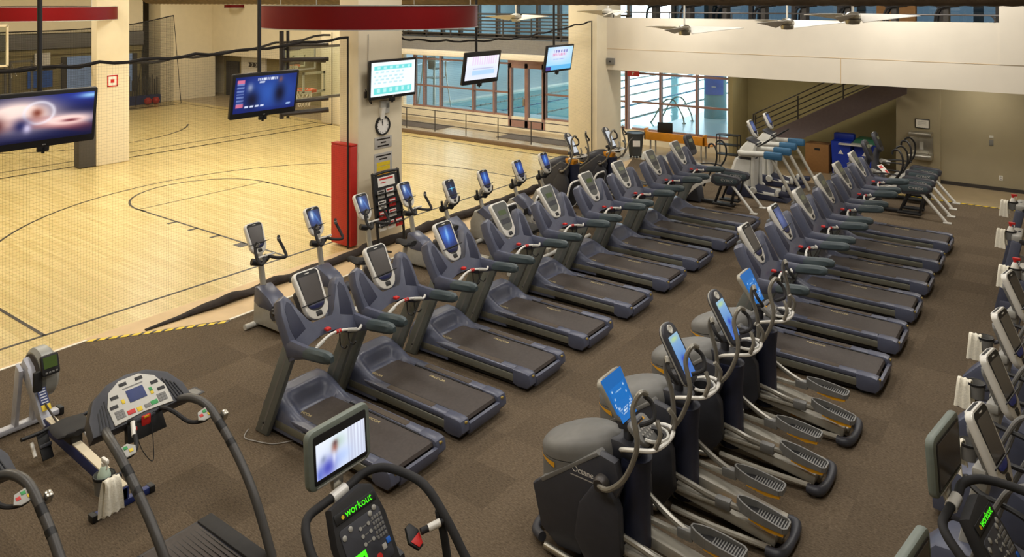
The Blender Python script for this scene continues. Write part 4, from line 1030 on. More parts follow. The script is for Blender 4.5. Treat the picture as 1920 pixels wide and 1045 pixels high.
# ------------------------------------------------------------------ cross trainers with swinging arms and long pedal rails (origin at the front of the drum)
def cross_trainer(name, label, style, loc, group, cat_='elliptical trainer', far=False):
    t = thing(name, label, cat_, loc, 0, group)
    # drum: an egg-shaped footprint lofted upwards, topped by a sloping dome
    def ringz(k, z0, sl, sx=.42): return [V((.4+sx*k*math.cos(a)*(1 if math.cos(a) < 0 else 1.05), .3*k*math.sin(a)*(1-.12*math.cos(a)), z0+sl*math.cos(a))) for a in [2*math.pi*i/30 for i in range(30)]]
    B().rings([ringz(.86, .12, 0), ringz(.93, .2, 0), ringz(.98, .55, .02), ringz(1, .92, .08)]).build('front_drum', 'black_soft' if far else 'mid_grey', t)
    B().rings([ringz(1.0, .93, .08), ringz(1.01, 1.0, .1), ringz(.98, 1.05, .12), ringz(.9, 1.09, .12), ringz(.72, 1.125, .11), ringz(.4, 1.15, .07), ringz(.08, 1.16, .02)]).build('drum_cap', 'charcoal' if far else 'cap_grey', t, 60)
    def acc(z0, z1): return [V((.4+.428*math.cos(a)*(1 if math.cos(a) < 0 else 1.05), .306*math.sin(a)*(1-.12*math.cos(a)), z+.055+.08*math.cos(a))) for a, z in [(R(105+146*i/26), (z0 if abs(i-13) < 8 else z0-(abs(i-13)-8)*z1)) for i in range(27)]]
    B().rings([acc(.846, .011), acc(.858, .003)], closed=False, cap=False).build('accent_line', 'amber', t)
    for s in (-1, 1):
        y0, y1 = sorted((s*.2, s*.305))
        sp_ = B().prism([(.0, .58), (.12, .67), (.74, 1.13), (.92, 1.1), (.98, .9), (.86, .62), (.72, .3), (.55, .1), (.3, .08), (.1, .2)], y0, y1, 'xz', .03).build('side_panel', 'charcoal', t)
        B().prism([(.1, .67), (.73, 1.14), (.76, 1.12), (.13, .645)], y0-.006, y1+.006, 'xz', .006).build('panel_edge', 'mid_grey', sp_)
        if not far:
            mm = frame((.58, s*.3065, .9), (1, 0, -.0), (0, 0, 1)) if s < 0 else frame((.58, s*.3065, .9), (-1, 0, 0), (0, 0, 1))
            text('lettering', 'Octane', .078, 'paper', mm, sp_, .001)
            B().box((0, -.06, 0), (.27, .01, .002), 0, mm).build('underline', 'grey_paper', sp_)
        B().prism([(.62, .12), (.5, .3), (.55, .62), (.7, .84), (.86, .9), (.98, .7), (1.0, .3), (.86, .1)], s*.24 if s > 0 else -.35, .35 if s > 0 else -.24, 'xz', .03).build('pivot_cover', 'charcoal', t)
        hub = B().lathe([(.05, -.03), (.075, -.01), (.075, .04), (.055, .07)], 16, MX.Translation((.82, s*.36, .92)) @ MX.Rotation(R(-90*s), 4, 'X')).build('arm_hub', 'steel_dark', t)
        ph = -.05*s
        am = B().tube([(.82, s*.42, .92), (.95, s*.47, .96), (1.12, s*.48, 1.14), (1.18+ph, s*.47, 1.45), (1.12+ph, s*.44, 1.72), (1.16+ph, s*.38, 1.86), (1.2+ph, s*.32, 1.84)], .024, 8, 6).build('swing_arm', 'tube_grey', t)
        B().tube([(1.19+ph, s*.45, 1.62), (1.28+ph, s*.36, 1.66), (1.24+ph, s*.3, 1.76), (1.18+ph, s*.34, 1.83)], .02, 8, 4).build('hand_grip', 'black_soft', am)
        # rails and pedals
        B().beam((.95, s*.14, .27), (1.98, s*.14, .13), .15, .1, .012).build('guide_rail', 'warm_grey', t)
        lift = .0 if s > 0 else .1; back = 0 if s > 0 else .16
        pa = B().tube([(.82, s*.26, .66-lift*2), (1.1, s*.24, .5-lift), (1.35, s*.22, .4-lift*.6), (1.6+back, s*.22, .36-lift*.4)], [.028, .03, .034, .03], 8, 5).build('pedal_arm', 'tube_grey', t)
        B().box((1.38+back*.6, s*.22, .37-lift*.5), (.16, .09, .1), .02).build('arm_joint', 'mid_grey', pa)
        B().beam((.9, s*.24, .34-lift*.4), (1.4+back*.6, s*.22, .34-lift*.5), .06, .04, .01).build('link_bar', 'warm_grey', pa)
        z = .37-lift*.5; x = 1.45+back; tl = .06 if s < 0 else -.02
        ol = [(x, -.018), (x+.06, -.055), (x+.16, -.085), (x+.3, -.094), (x+.46, -.09), (x+.49, -.06), (x+.49, .06), (x+.46, .09), (x+.3, .094), (x+.16, .085), (x+.06, .055), (x, .018)]
        mp = MX.Translation((0, s*.2, z)) @ MX.Translation((x, 0, 0)) @ MX.Rotation(tl, 4, 'Y') @ MX.Translation((-x, 0, 0))
        pd = B().prism(ol, 0, .028, 'xy', .006, mp).build('pedal', 'black_soft', t)
        b = B(); n = len(ol)
        for i in range(n):
            p, q = V(ol[i]+(0,)), V(ol[(i+1) % n]+(0,)); h0, h1 = [(.115-.14*(v.x-x)) if v.x < x+.47 else .05 for v in (p, q)]
            d = (q-p); nn = V((d.y, -d.x, 0)).normalized()*.008
            b.rings([[mp @ (v+V((0, 0, h_*t_))) for v, h_ in ((p-nn, h0), (p+nn, h0), (q+nn, h1), (q-nn, h1))] for t_ in (0, 1)])
        b.build('pedal_rim', 'mid_grey', pd)
        b = B()
        for i in range(11): b.box((x+.2+.026*i, 0, .031), (.011, .15, .006), 0, mp)
        b.build('tread_ribs', 'mid_grey', pd)
        B().prism([(x+.14, -.012), (x+.34, -.045), (x+.47, -.03), (x+.47, .0), (x+.14, .0)], -.09, .09, 'xz', 0, mp).build('yellow_flank', 'amber', pd)
    # spine, mast and base
    B().beam((.85, 0, .1), (2.0, 0, .08), .14, .1, .02).build('spine', 'warm_grey', t)
    B().beam((1.3, -.0, .105), (1.62, 0, .099), .142, .1, .02).build('spine_label', 'amber', t)
    B().tube([(.95, -.28, .1), (1.4, -.3, .1), (1.95, -.24, .08)], .03, 8, 3).build('side_tube', 'warm_grey', t)
    B().tube([(.95, .28, .1), (1.4, .3, .1), (1.95, .24, .08)], .03, 8, 3).build('side_tube', 'warm_grey', t)
    B().tube([(1.92, -.28, .07), (2.04, -.26, .07), (2.08, 0, .07), (2.04, .26, .07), (1.92, .28, .07)], [.05, .055, .04, .055, .05], 10, 5).build('rear_bar', 'charcoal', t)
    B().tube([(.12, -.3, .1), (-.02, -.2, .07), (-.06, 0, .07), (-.02, .2, .07), (.12, .3, .1)], .045, 10, 4).build('front_bar', 'charcoal', t)
    B().tube([(.18, -.34, .07), (.55, -.36, .06), (.82, -.34, .08)], .035, 10, 4).build('front_tube', 'steel', t)
    B().lathe([(.13, .1), (.14, .3), (.13, .8), (.15, 1.06)], 20, MX.Translation((.98, 0, 0))).build('mast_cover', 'frame_navy', t)
    B().prism([(.55, 1.08), (.64, 1.19), (.86, 1.2), (1.06, 1.16), (1.02, 1.04), (.7, 1.0)], -.12, .12, 'xz', .04).build('neck', 'orange_wood' if far else 'charcoal', t)
    B().tube([(.85, -.05, 1.08), (.95, -.22, 1.2), (1.12, -.26, 1.27), (1.26, -.2, 1.29), (1.3, 0, 1.29), (1.26, .2, 1.29), (1.12, .26, 1.27), (.95, .22, 1.2), (.85, .05, 1.08)], .02, 8, 5).build('fixed_handle', 'silver', t)
    for s in (-1, 1): B().tube([(1.26, s*.19, 1.29), (1.3, s*.16, 1.42), (1.25, s*.12, 1.52)], .022, 8, 3).build('inner_grip', 'tube_grey', t)
    cu = B().lathe([(.075, 0), (.1, .1), (.115, .11), (.09, .1), (.07, .02)], 18, MX.Translation((1.16, 0, 1.21))).build('cup_holder', 'black', t)
    B().tube([(1.16+.13*math.cos(R(a)), .13*math.sin(R(a)), 1.31) for a in range(-100, 101, 25)], .016, 6, 3).build('cup_rim', 'white_grey', cu)
    if style == 'short':
        m = facing((.86, 0, 1.47), 30)
        B().slab(u_outline(.42, .44, .06, .3), .06, m @ MX.Translation((0, .1, -.06)), .02).build('console', 'warm_grey', t)
        B().slab([(-.19, .2), (.19, .2), (.16, -.12), (.1, -.18), (-.1, -.18), (-.16, -.12)], .004, m @ MX.Translation((0, .11, 0))).build('screen', M['octo'], t)
        picture('screen_picture', .28, .3, m @ MX.Translation((0, .05, .004)), px_octo, t, 34, 36, 'pic_soft')
        m2 = facing((1.07, 0, 1.33), 52)
        B().slab(rrect(.3, .26, .06, r2=.1), .05, m2 @ MX.Translation((0, 0, -.05)), .012).build('keypad', 'mid_grey', t)
        b = B()
        for k in range(4): b.box((-.075+.05*k, .08, .002), (.036, .024, .004), 0, m2)
        b.build('yellow_keys', 'amber', t)
        b = B()
        for i in range(5):
            for j in range(3): b.box((-.08+.04*i, .02-.04*j, .002), (.018, .018, .004), 0, m2)
        b.build('keys', 'grey_paper', t)
    else:
        m = facing((.92, 0, 1.58), 30)
        B().slab(rrect(.3, .64, .12, r2=.09), .07, m @ MX.Translation((0, 0, -.07)), .02).build('console', 'charcoal', t)
        B().slab(rrect(.305, .645, .12, r2=.09), .02, m @ MX.Translation((0, 0, -.05)), .004).build('console_edge', 'light_grey', t)
        picture('screen', .21, .44, m @ MX.Translation((0, -.03, .003)), (lambda a, b: (205, 210, 216)) if far else px_menu, t, 12, 24, 'pic_soft')
        B().lathe([(.045, 0), (.045, .012), (.03, .012), (.03, .004)], 16, m @ MX.Translation((0, .25, 0))).build('speaker_button', 'silver', t)
    B().bar((.9, 0, 1.08), (.9, 0, 1.36), .05, 10).beam((.82, 0, 1.32), (1.02, 0, 1.36), .16, .08, .02).build('console_mast', 'charcoal', t)
    return t
def px_octo(a, b):
    c = (22, 112, 192); k = int(a*13); q = int(b*14); lo = 1+.22*(k-6)**2*.5
    if lo <= q <= lo+3 and (a*13) % 1 > .3 and (b*14) % 1 > .35 and (k*7+q*3) % 5: c = (205, 228, 246)
    if k in (1, 11) and q in (9, 12) and (a*13) % 1 > .2 and (b*14) % 1 > .3: c = (190, 220, 242)
    if 4 <= k <= 8 and q == 11 and (b*14) % 1 > .5: c = (150, 196, 232)
    return c
M['octo'] = emit('console_blue', (20, 110, 190), .8); M['octo_lite'] = emit('console_glyph', (200, 226, 245), .8)
M['cap_grey'] = mat('cap_grey', (118, 117, 114), .48)
GO = 'cross trainers in the middle aisle'
ox = -4.27
pa_ = cross_trainer('elliptical_trainer', 'grey cross trainer with a short blue screen, nearest of the four in the middle', 'short', (ox, 6.42, 0), GO)
pb_ = cross_trainer('elliptical_trainer', 'grey cross trainer with a tall lit screen, second of the four in the middle', 'tall', (ox, 7.55, 0), GO)
dup(pb_, (ox+.05, 8.75, 0), None, 'grey cross trainer with a tall lit screen, third of the four in the middle', GO)
dup(pa_, (ox+.08, 9.9, 0), None, 'grey cross trainer with a short blue screen, farthest of the four in the middle', GO)
GLt = 'black and orange cross trainers by the right column'
pc_ = cross_trainer('elliptical_trainer', 'dark cross trainer with orange top and white screen beyond the recumbent bikes', 'tall', (-11.5, 17.0, 0), GLt, far=True)
dup(pc_, (-11.15, 18.4, 0), None, 'dark cross trainer with orange top, nearest the foot of the right column', GLt)
M['rail_dark'] = mat('rail_dark', (72, 70, 68), .4)
# ------------------------------------------------------------------ black treadmills in the foreground (origin on the floor under the hand rails)
def black_treadmill(label, loc):
    t = thing('treadmill', label, 'treadmill', loc, 0, 'black treadmills in the foreground')
    B().prism([(-.46, .03), (-.46, .17), (-.4, .205), (1.1, .18), (1.15, .1), (1.1, .03)], -.46, .46, 'xz', .02).build('deck', 'charcoal', t)
    B().prism([(-.38, .19), (-.38, .212), (1.05, .185), (1.1, .15), (1.05, .14)], -.27, .27, 'xz').build('belt', 'belt', t)
    b = B()
    for k in range(12): b.bx(-.3, 1.0, -.25+.045*k, -.245+.045*k, .19, .2105)
    b.build('belt_groove', 'black', t)
    for s in (-1, 1):
        B().bx(-.4, 1.0, s*.285, s*.44, .15, .222, .012).build('side_rail', 'black_soft', t)
        hr_ = B().tube([(-.98, s*.3, 1.18), (-.78, s*.4, 1.26), (-.56, s*.45, 1.26), (-.36, s*.46, 1.18), (-.02, s*.46, .95), (.3, s*.45, .64), (.6, s*.43, .2)], .041, 12, 6).build('hand_rail', 'rail_dark', t)
        for p, q in (((-.3, s*.46, 1.145), (-.22, s*.46, 1.095)), ((-.12, s*.46, 1.025), (-.07, s*.46, .99))): B().bar(p, q, .042, 12).build('rail_collar', 'black', hr_)
        B().tube([(-.9, s*.17, 1.2), (-.76, s*.15, 1.27), (-.66, s*.2, 1.24), (-.5, s*.26, 1.17), (-.42, s*.36, 1.16), (-.42, s*.44, 1.18)], .02, 8, 5).build('inner_rail', 'black_soft', t)
        mp = frame((-.43, s*.39, 1.2), (0, 1, 0), (-.8, 0, .5))
        kp = B().slab([(-.09, -.03), (-.04, -.06), (.07, -.05), (.09, .02), (.03, .07), (-.06, .05)], .02, mp, .008).build('control_pod', 'light_grey', t)
        for (x, y, c) in ((-.045, .0, 'red'), (.0, .03, 'green'), (.035, -.01, 'yellow')): B().box((x, y, .022), (.035, .03, .006), .002, mp).build('button', c, kp)
    B().bar((-.74, -.17, 1.275), (-.61, -.225, 1.215), .024, 10).build('hand_sensor', 'silver', t)
    B().tube([(-.98, -.3, 1.16), (-.88, -.15, 1.2), (-.85, 0, 1.21), (-.88, .15, 1.2), (-.98, .3, 1.16)], .03, 10, 5).build('cross_rail', 'charcoal', t)
    B().box((0, 0, 0), (.07, .06, .1), .018, MX.Translation((-.33, .535, 1.17)) @ MX.Rotation(R(25), 4, 'Y')).build('heart_rate_receiver', 'steel', t)
    # console
    m = facing((-.98, 0, 1.36), 52)
    ol = [(-.5, -.2), (-.48, -.02), (-.38, .16), (-.2, .27), (0, .3), (.2, .27), (.38, .16), (.48, -.02), (.5, -.2)]
    cn = B().slab(ol, .16, m @ MX.Translation((0, 0, -.16)), .04).build('console', 'charcoal', t)
    fc = [(-.29, -.18), (-.29, .02), (-.23, .16), (-.1, .24), (.1, .24), (.23, .16), (.29, .02), (.29, -.18), (0, -.15)]
    B().slab(fc, .012, m, .004).build('face_plate', 'white_grey', cn)
    B().box((0, .045, .014), (.17, .13, .006), .002, m).build('display', 'blue_dark', cn)
    b = B()
    for x, y in ((-.2, .09), (-.235, .0), (.2, .09), (.235, .0), (-.08, .19), (.08, .19)): b.box((x, y, .014), (.075, .035, .006), .003, m)
    b.build('window', 'black', cn)
    for x in (-.21, .21):
        b = B(); b.box((x, -.09, .0125), (.088, .086, .003), 0, m)
        for i in range(3):
            for j in range(3): b.box((x-.03+.03*i, -.12+.03*j, .0145), (.024, .022, .004), .001, m)
        b.build('key_block', 'mid_grey', cn)
    for x, y, w, c, nm in ((-.11, -.11, .075, 'red', 'stop_key'), (-.03, -.115, .05, 'yellow', 'yellow_key'), (.12, -.11, .07, 'green', 'start_key'), (-.14, .02, .03, 'yellow', 'speed_key'), (.14, .03, .03, 'green', 'incline_key'), (.14, .0, .03, 'yellow', 'incline_key')):
        B().box((x, y, .014), (w, .045, .006), .002, m).build(nm, c, cn)
    B().box((.05, -.115, .014), (.06, .04, .004), .001, m).box((0, .14, .013), (.2, .01, .004), 0, m).build('plain_key', 'mid_grey', cn)
    for s in (-1, 1):
        b = B()
        for k in range(4): b.beam(m @ V((s*(.33+.03*k), -.17, .004)), m @ V((s*(.29+.03*k), .1-.03*k, .004)), .01, .006)
        b.build('grille', 'black', cn)
    B().slab([(-.2, -.24), (.2, -.24), (.17, -.02), (-.17, -.02)], .08, facing((-.86, 0, 1.28), 20) @ MX.Translation((0, 0, -.08)), .02).build('lower_shroud', 'black', t)
    B().box((-.82, -.0, 1.2), (.02, .09, .1), .008, MX()).build('emergency_stop', 'red', t)
    B().box((-.808, 0, 1.235), (.01, .05, .02), .002).build('stop_label', 'amber', t)
    B().tube([(-.8, -.12, 1.2), (-.72, -.1, 1.0), (-.66, -.02, .86), (-.72, .02, 1.0), (-.8, .04, 1.18)], .004, 5, 6).build('safety_cord', 'black', t)
    B().box((-.78, -.13, 1.18), (.03, .04, .04), .01).build('safety_clip', 'red', t)
    return t
bt = black_treadmill('black treadmill with curved hand rails and a grey arched console, in front of the rower', (-6.5, 3.87, 0))
dup(bt, (-6.55, 2.27, 0), None, 'black treadmill mostly cut off by the lower left corner of the picture')

# holder, bottle and towel on its left rail
def holder_set(loc, labs, col='mid_grey', bottle='pale', towel=True, rz=0, tl=.3, stem=(.1, 0, 0)):
    h = thing('bottle_holder', labs[0], 'holder', loc, rz)
    B().lathe([(.055, -.14), (.075, -.13), (.085, .02), (.08, .02), (.07, -.12)], 18).build('cup', col, h)
    B().lathe([(.088, .0), (.092, .01), (.088, .025), (.08, .025)], 18, cap=False).build('rim', 'black', h)
    B().bar((stem[0]*.6, stem[1]*.6, -.03), stem, .022, 8).build('clamp', 'charcoal', h)
    if bottle:
        q = thing('spray_bottle', labs[1], 'bottle', V(loc)+V((0, 0, -.11)), rz)
        B().lathe([(.045, 0), (.055, .02), (.055, .13), (.03, .2), (.018, .21)], 16).build('body', {'pale': 'bottle_pale', 'red': 'white'}[bottle], q)
        if bottle == 'red': B().lathe([(.056, .03), (.056, .12)], 16, cap=False).build('label_band', 'red', q); B().box((.02, -.05, .08), (.05, .02, .04)).build('label_patch', 'green', q)
        B().lathe([(.02, .205), (.022, .24)], 12).box((.02, 0, .26), (.1, .03, .04), .01).build('spray_head', 'white' if bottle == 'pale' else 'red', q)
        B().tube([(.05, 0, .245), (.055, 0, .21), (.045, 0, .19)], .007, 6, 3).build('trigger', 'white', q)
    if towel:
        w = thing('towel', labs[2], 'towel', V(loc)+V((towel[0], towel[1], 0)), rz+(towel[2] if len(towel) > 2 else 0))
        secs = []
        prof = [(-.05, -tl), (-.052, -tl*.5), (-.045, -.02), (-.03, .03), (0, .045), (.03, .03), (.045, -.02), (.05, -tl*.4), (.055, -tl*.8)]
        n = 9; rows = []
        for x, z in prof:
            rows.append([V((x+.012*math.sin(j*1.9+z*9), (j/(n-1)-.5)*(.13+.05*(-z/tl if z < 0 else 0)), z+.006*math.sin(j*2.3))) for j in range(n)])
        b = B()
        rim_ = [r + [v+V((.0, 0, -.012)) if False else v+(V((.012, 0, 0)) if r[0].x < 0 else V((-.012, 0, 0)))*(1 if abs(r[0].x) > .02 else 0)+(V((0, 0, -.014)) if abs(r[0].x) <= .03 else V((0, 0, 0))) for v in r[::-1]] for r in rows]
        b.rings(rim_); b.build('cloth', 'towel', w, 70)
M['bottle_pale'] = mat('bottle_pale', (196, 214, 196), .4)
holder_set((-6.86, 3.25, 1.12), ('grey bottle holder clamped to the left rail of the black treadmill', 'pale spray bottle in the holder on the black treadmill rail', 'cream towel draped below the pale spray bottle on the black treadmill'), towel=(.13, .0), tl=.3, stem=(.05, .13, -.02))

# ------------------------------------------------------------------ rowing machine (origin on the floor at the front foot bar; the seat slides towards +x)
rw = thing('rowing_machine', 'grey and blue rowing machine with a black seat by the white carpet line', 'rowing machine', (-10.5, 4.0, 0))
B().bx(-.06, .06, -.5, .4, .02, .09, .02).build('front_foot', 'rower_white', rw)
for y in (-.52, .42): B().bx(-.065, .065, y-.03, y+.03, 0, .1, .015).build('foot_cap', 'black', rw)
for s in (-1, 1): B().prism([(-.06, .08), (.06, .08), (.2, .8), (.08, .86)], s*.1-.025, s*.1+.025, 'xz', .01).build('front_leg', 'rower_white', rw)
m = MX.Translation((.2, .12, .72)) @ MX.Rotation(R(90), 4, 'X')
fwh = B().lathe([(.06, -.1), (.26, -.1), (.3, -.06), (.3, .06), (.26, .1), (.06, .1)], 32, m).build('flywheel_cage', 'cage_grey', rw)
B().lathe([(.05, .1), (.24, .102), (.24, .108), (.05, .108)], 28, m).build('air_vent', 'far_dark', fwh)
B().prism([(.02, .78), (.12, .92), (.28, .84), (.62, .36), (.75, .3), (.7, .24), (.5, .3)], -.06, .06, 'xz', .02).build('main_arm', 'rower_white', rw)
mm = frame((.44, 0, .66), (0, 1, 0), (-.62, 0, .78))
sk = B().box((.0, -.14, .03), (.1, .2, .012), .004, mm).build('sticker', 'blue_dark', rw); B().box((.0, -.28, .032), (.1, .07, .012), .003, mm).build('yellow_sticker', 'yellow', sk)
b = B()
for k in range(6): b.box((0, -.06-.032*k, .038), (.07, .012, .003), 0, mm)
b.build('sticker_lines', 'rower_white', sk)
mt = facing((.56, .08, .92), 18)
mn = B().slab(rrect(.2, .24, .03), .05, mt @ MX.Translation((0, 0, -.05)), .012).build('performance_monitor', 'black', rw)
B().box((0, .03, .003), (.15, .13, .005), 0, mt).build('lcd', 'lcd', mn)
b = B()
for k in range(4): b.box((-.055+.037*k, -.085, .003), (.026, .02, .006), .002, mt)
b.build('monitor_keys', 'mid_grey', mn); B().beam((.3, .08, .86), (.53, .08, .86), .04, .03).build('monitor_arm', 'black', rw)
B().box((.5, -.04, .74), (.06, .1, .24), .02, MX()).build('chain_guide', 'black_soft', rw)
B().tube([(.98, -.4, .37), (.97, -.2, .36), (.94, 0, .36), (.97, .2, .36), (.98, .4, .37)], .022, 10, 5).build('handle', 'black', rw)
B().tube([(.6, 0, .5), (.8, 0, .42), (.94, 0, .37)], .012, 6, 3).build('chain', 'steel_dark', rw)
for s in (-1, 1):
    fp = B().box((0, 0, 0), (.12, .3, .025), .008, frame((1.0, s*.16, .2), (0, 1, 0), (-.6, 0, .8))).build('foot_plate', 'black', rw)
    B().box((0, 0, .02), (.13, .04, .03), .008, frame((1.0, s*.16, .2), (0, 1, 0), (-.6, 0, .8))).build('foot_strap', 'charcoal', fp)
    B().tube([(.9, s*.26, .24), (1.05, s*.28, .14)], .02, 8, 1).build('foot_rest_bar', 'silver', rw)
B().prism([(.6, .3), (.7, .36), (2.5, .2), (2.5, .08), (.7, .2)], -.05, .05, 'xz', .008).build('rail', 'rower_blue', rw)
B().prism([(.72, .36), (.72, .375), (2.48, .215), (2.48, .2)], -.045, .045, 'xz').build('rail_top', 'cream', rw)
B().bx(2.42, 2.5, -.3, .3, 0, .07, .015).build('rear_foot', 'rower_blue', rw)
for y in (-.3, .3): B().bx(2.41, 2.51, y-.03, y+.03, 0, .075, .01).build('foot_cap', 'black', rw)
B().bx(2.4, 2.5, -.04, .04, .05, .2, .01).build('rear_leg', 'rower_blue', rw)
B().rings([[V((x+1.3, w*math.cos(a), z+.035*math.sin(a)*(1 if abs(math.cos(a)) < .8 else 1.3))) for a in [2*math.pi*k/14 for k in range(14)]] for x, w, z in ((-.19, .12, .45), (-.15, .19, .46), (-.03, .2, .44), (.1, .2, .43), (.15, .14, .44), (.17, .05, .44))]).build('seat', 'black_soft', rw)
B().bx(1.18, 1.42, -.07, .07, .3, .42, .02).build('seat_carriage', 'black', rw)

# ------------------------------------------------------------------ stair climbers with swivel televisions (origin on the floor under the console)
def px_room(a, b):
    c = mixc((206, 216, 236), (226, 232, 244), b)
    if a > .6 and (a*15) % 1 > .4: c = mixc(c, (176, 178, 200), .55)
    c = mixc(c, (160, 190, 170), .6*blob(a, b, .45, .75, .14, .2)); c = mixc(c, (180, 200, 240), .9*blob(a, b, .5, .3, .18, .22))
    c = mixc(c, (70, 74, 176), .95*blob(a, b, .22, .2, .16, .28)); c = mixc(c, (150, 96, 84), blob(a, b, .37, .66, .06, .14)); c = mixc(c, (90, 60, 60), .8*blob(a, b, .38, .78, .05, .08))
    c = mixc(c, (84, 100, 190), .8*blob(a, b, .06, .12, .07, .2)); c = mixc(c, (240, 240, 250), .6*blob(a, b, .35, .4, .03, .2))
    return mixc(c, (120, 130, 160), .7*blob(a, b, .14, .5, .05, .1))
def stepper(label, loc, on, rz=0):
    t = thing('stair_climber', label, 'stair climber', loc, rz, 'stair climbers with swivel televisions')
    m = facing((-.4, .07, 1.75), 4)
    tvp = B().slab(rrect(.64, .46, .07), .07, m @ MX.Translation((0, 0, -.07)), .025).build('television', 'grip_tv', t)
    B().slab(rrect(.54, .37, .02), .006, m @ MX.Translation((0, .0, -.002)), .002).build('bezel', 'black', tvp)
    if on: picture('screen', .5, .27, m @ MX.Translation((0, -.015, .003)), px_room, tvp, 56, 32)
    else: B().box((0, 0, .0055), (.5, .33, .003), 0, m).build('screen', 'off_screen', tvp)
    B().box((0, -.205, .004), (.5, .012, .006), .002, m).build('trim_strip', 'light_grey', tvp)
    B().bar((-.43, 0, 1.54), (-.38, 0, 1.4), .022, 8).box((-.4, .03, 1.5), (.04, .1, .1), .01).build('television_bracket', 'steel', t)
    B().bar((-.345, -.07, 1.425), (-.345, .07, 1.44), .046, 12).build('clamp', 'silver', t)
    # hand rail frame
    L = [(.8, -.44, .9), (.35, -.44, 1.1), (-.05, -.43, 1.22), (-.22, -.4, 1.33), (-.33, -.32, 1.41), (-.345, -.15, 1.43), (-.345, .1, 1.44), (-.35, .26, 1.46), (-.24, .38, 1.49), (.0, .42, 1.5), (.2, .43, 1.46), (.42, .43, 1.28), (.6, .43, 1.08), (.8, .43, .9)]
    B().tube(L, .034, 12, 5).build('hand_rail', 'black_soft', t)
    for s in (-1, 1):
        B().tube([(.32, s*.43, 1.34 if s > 0 else 1.12), (.4, s*.44, 1.0), (.45, s*.44, .4), (.5, s*.44, .05)], .032, 10, 4).build('side_post', 'black_soft', t)
    gp = B().tube([(.4, .43, 1.3), (.36, .37, 1.28), (.3, .25, 1.26)], .026, 10, 4).build('cross_handle', 'black_soft', t)
    B().bar((.375, .385, 1.288), (.33, .3, 1.27), .03, 10).build('hand_sensor', 'silver', gp)
    mp = frame((.27, .2, 1.24), (0, 1, 0), (-.75, 0, .66))
    B().slab([(-.07, -.02), (-.02, -.1), (.035, -.09), (.06, .02), (.02, .09), (-.03, .08)], .03, mp @ MX.Translation((0, 0, -.015)), .01).build('stop_pod', 'black', gp)
    B().slab([(-.055, -.02), (-.015, -.085), (.03, -.075), (.05, -.0)], .006, mp @ MX.Translation((0, 0, .016)), .002).build('stop_button', 'red', gp)
    # console
    m = facing((.0, -.02, 1.2), 32)
    cn = B().slab([(-.24, -.42), (.24, -.42), (.26, .1), (.22, .33), (.12, .38), (-.2, .34), (-.25, .1)], .1, m @ MX.Translation((0, 0, -.1)), .03).build('console', 'black_soft', t)
    B().slab(rrect(.4, .36, .03), .006, m @ MX.Translation((0, .0, 0)), .002).build('key_panel', 'charcoal', cn)
    B().box((0, .255, .004), (.4, .07, .008), .004, m).build('message_window', 'black', cn)
    text('message_text', 'workout', .075, 'led_green', m @ MX.Translation((.03, .257, .0085)), cn, .0005)
    B().lathe([(.014, 0), (.014, .004)], 10, m @ MX.Translation((-.13, .25, .008))).build('message_dot', 'yellow', cn)
    B().box((-.1, -.1, .007), (.13, .15, .004), .0, m).build('lit_panel', 'led_green', cn)
    text('panel_letter', 'M', .13, 'black', m @ MX.Translation((-.1, -.105, .0095)), cn, .0005)
    for x, y in ((-.17, .12), (-.1, .15), (.1, .16), (.15, .18)): B().lathe([(.02, 0), (.02, .006), (.014, .01)], 12, m @ MX.Translation((x, y, .005))).build('round_key', 'light_grey', cn)
    for x in (-.02, .06):
        for j in range(3): B().lathe([(.014, 0), (.014, .006)], 10, m @ MX.Translation((x, .11-.055*j, .005))).build('round_key', 'light_grey', cn)
    b = B()
    for i in range(4):
        for j in range(5): b.box((.105+.026*i, .12-.034*j, .007), (.02, .024, .006), .002, m)
    b.build('number_keys', 'mid_grey', cn)
    b = B()
    for j in range(3): b.box((.02, .11-.055*j, .0065), (.035, .008, .002), 0, m).box((.095-.0, .11-.055*j, .0065), (.02, .006, .002), 0, m)
    b.build('key_labels', 'mid_grey', cn)
    for x, y, c, nm in ((.13, -.09, 'grey_paper', 'enter_key'), (.18, -.07, 'banner', 'blue_key')): B().box((x, y, .008), (.04, .04, .008), .004, m).build(nm, c, cn)
    for x, y, c, nm in ((.06, -.13, 'red', 'stop_key'), (.0, -.19, 'green', 'start_key')): B().lathe([(.026, 0), (.026, .008), (.012, .01), (.0, .01)], 14, m @ MX.Translation((x, y, .005))).build(nm, c, cn)
    B().bx(-.04, .08, -.22, .2, .83, .9, .02).build('reading_tray', 'black', t)
    B().prism([(-.15, .05), (-.2, .7), (-.1, 1.05), (.1, 1.0), (.2, .6), (.55, .5), (.9, .2), (.9, .05)], -.3, .3, 'xz', .05).build('body', 'charcoal', t)
    for k in range(4): B().bx(.15+.2*k, .38+.2*k, -.24, .24, .56-.14*k, .6-.14*k, .01).build('step', 'black', t)
    for s in (-1, 1): B().bar((-.1, s*.36, .06), (.95, s*.36, .06), .05, 8).build('base_rail', 'black', t)
    return t
M['grip_tv'] = mat('television_shell', (112, 120, 112), .45)
stepper('black stair climber with a lit television on a bracket and green lettering, in the foreground', (-4.3, 4.0, 0), True)
s2 = stepper('black stair climber with a switched-off television, nearest of the right-hand row', (-.4, 6.7, 0), False, -9)
dup(s2, (-.38, 5.02, 0), None, 'black stair climber whose switched-off television top shows at the bottom edge')

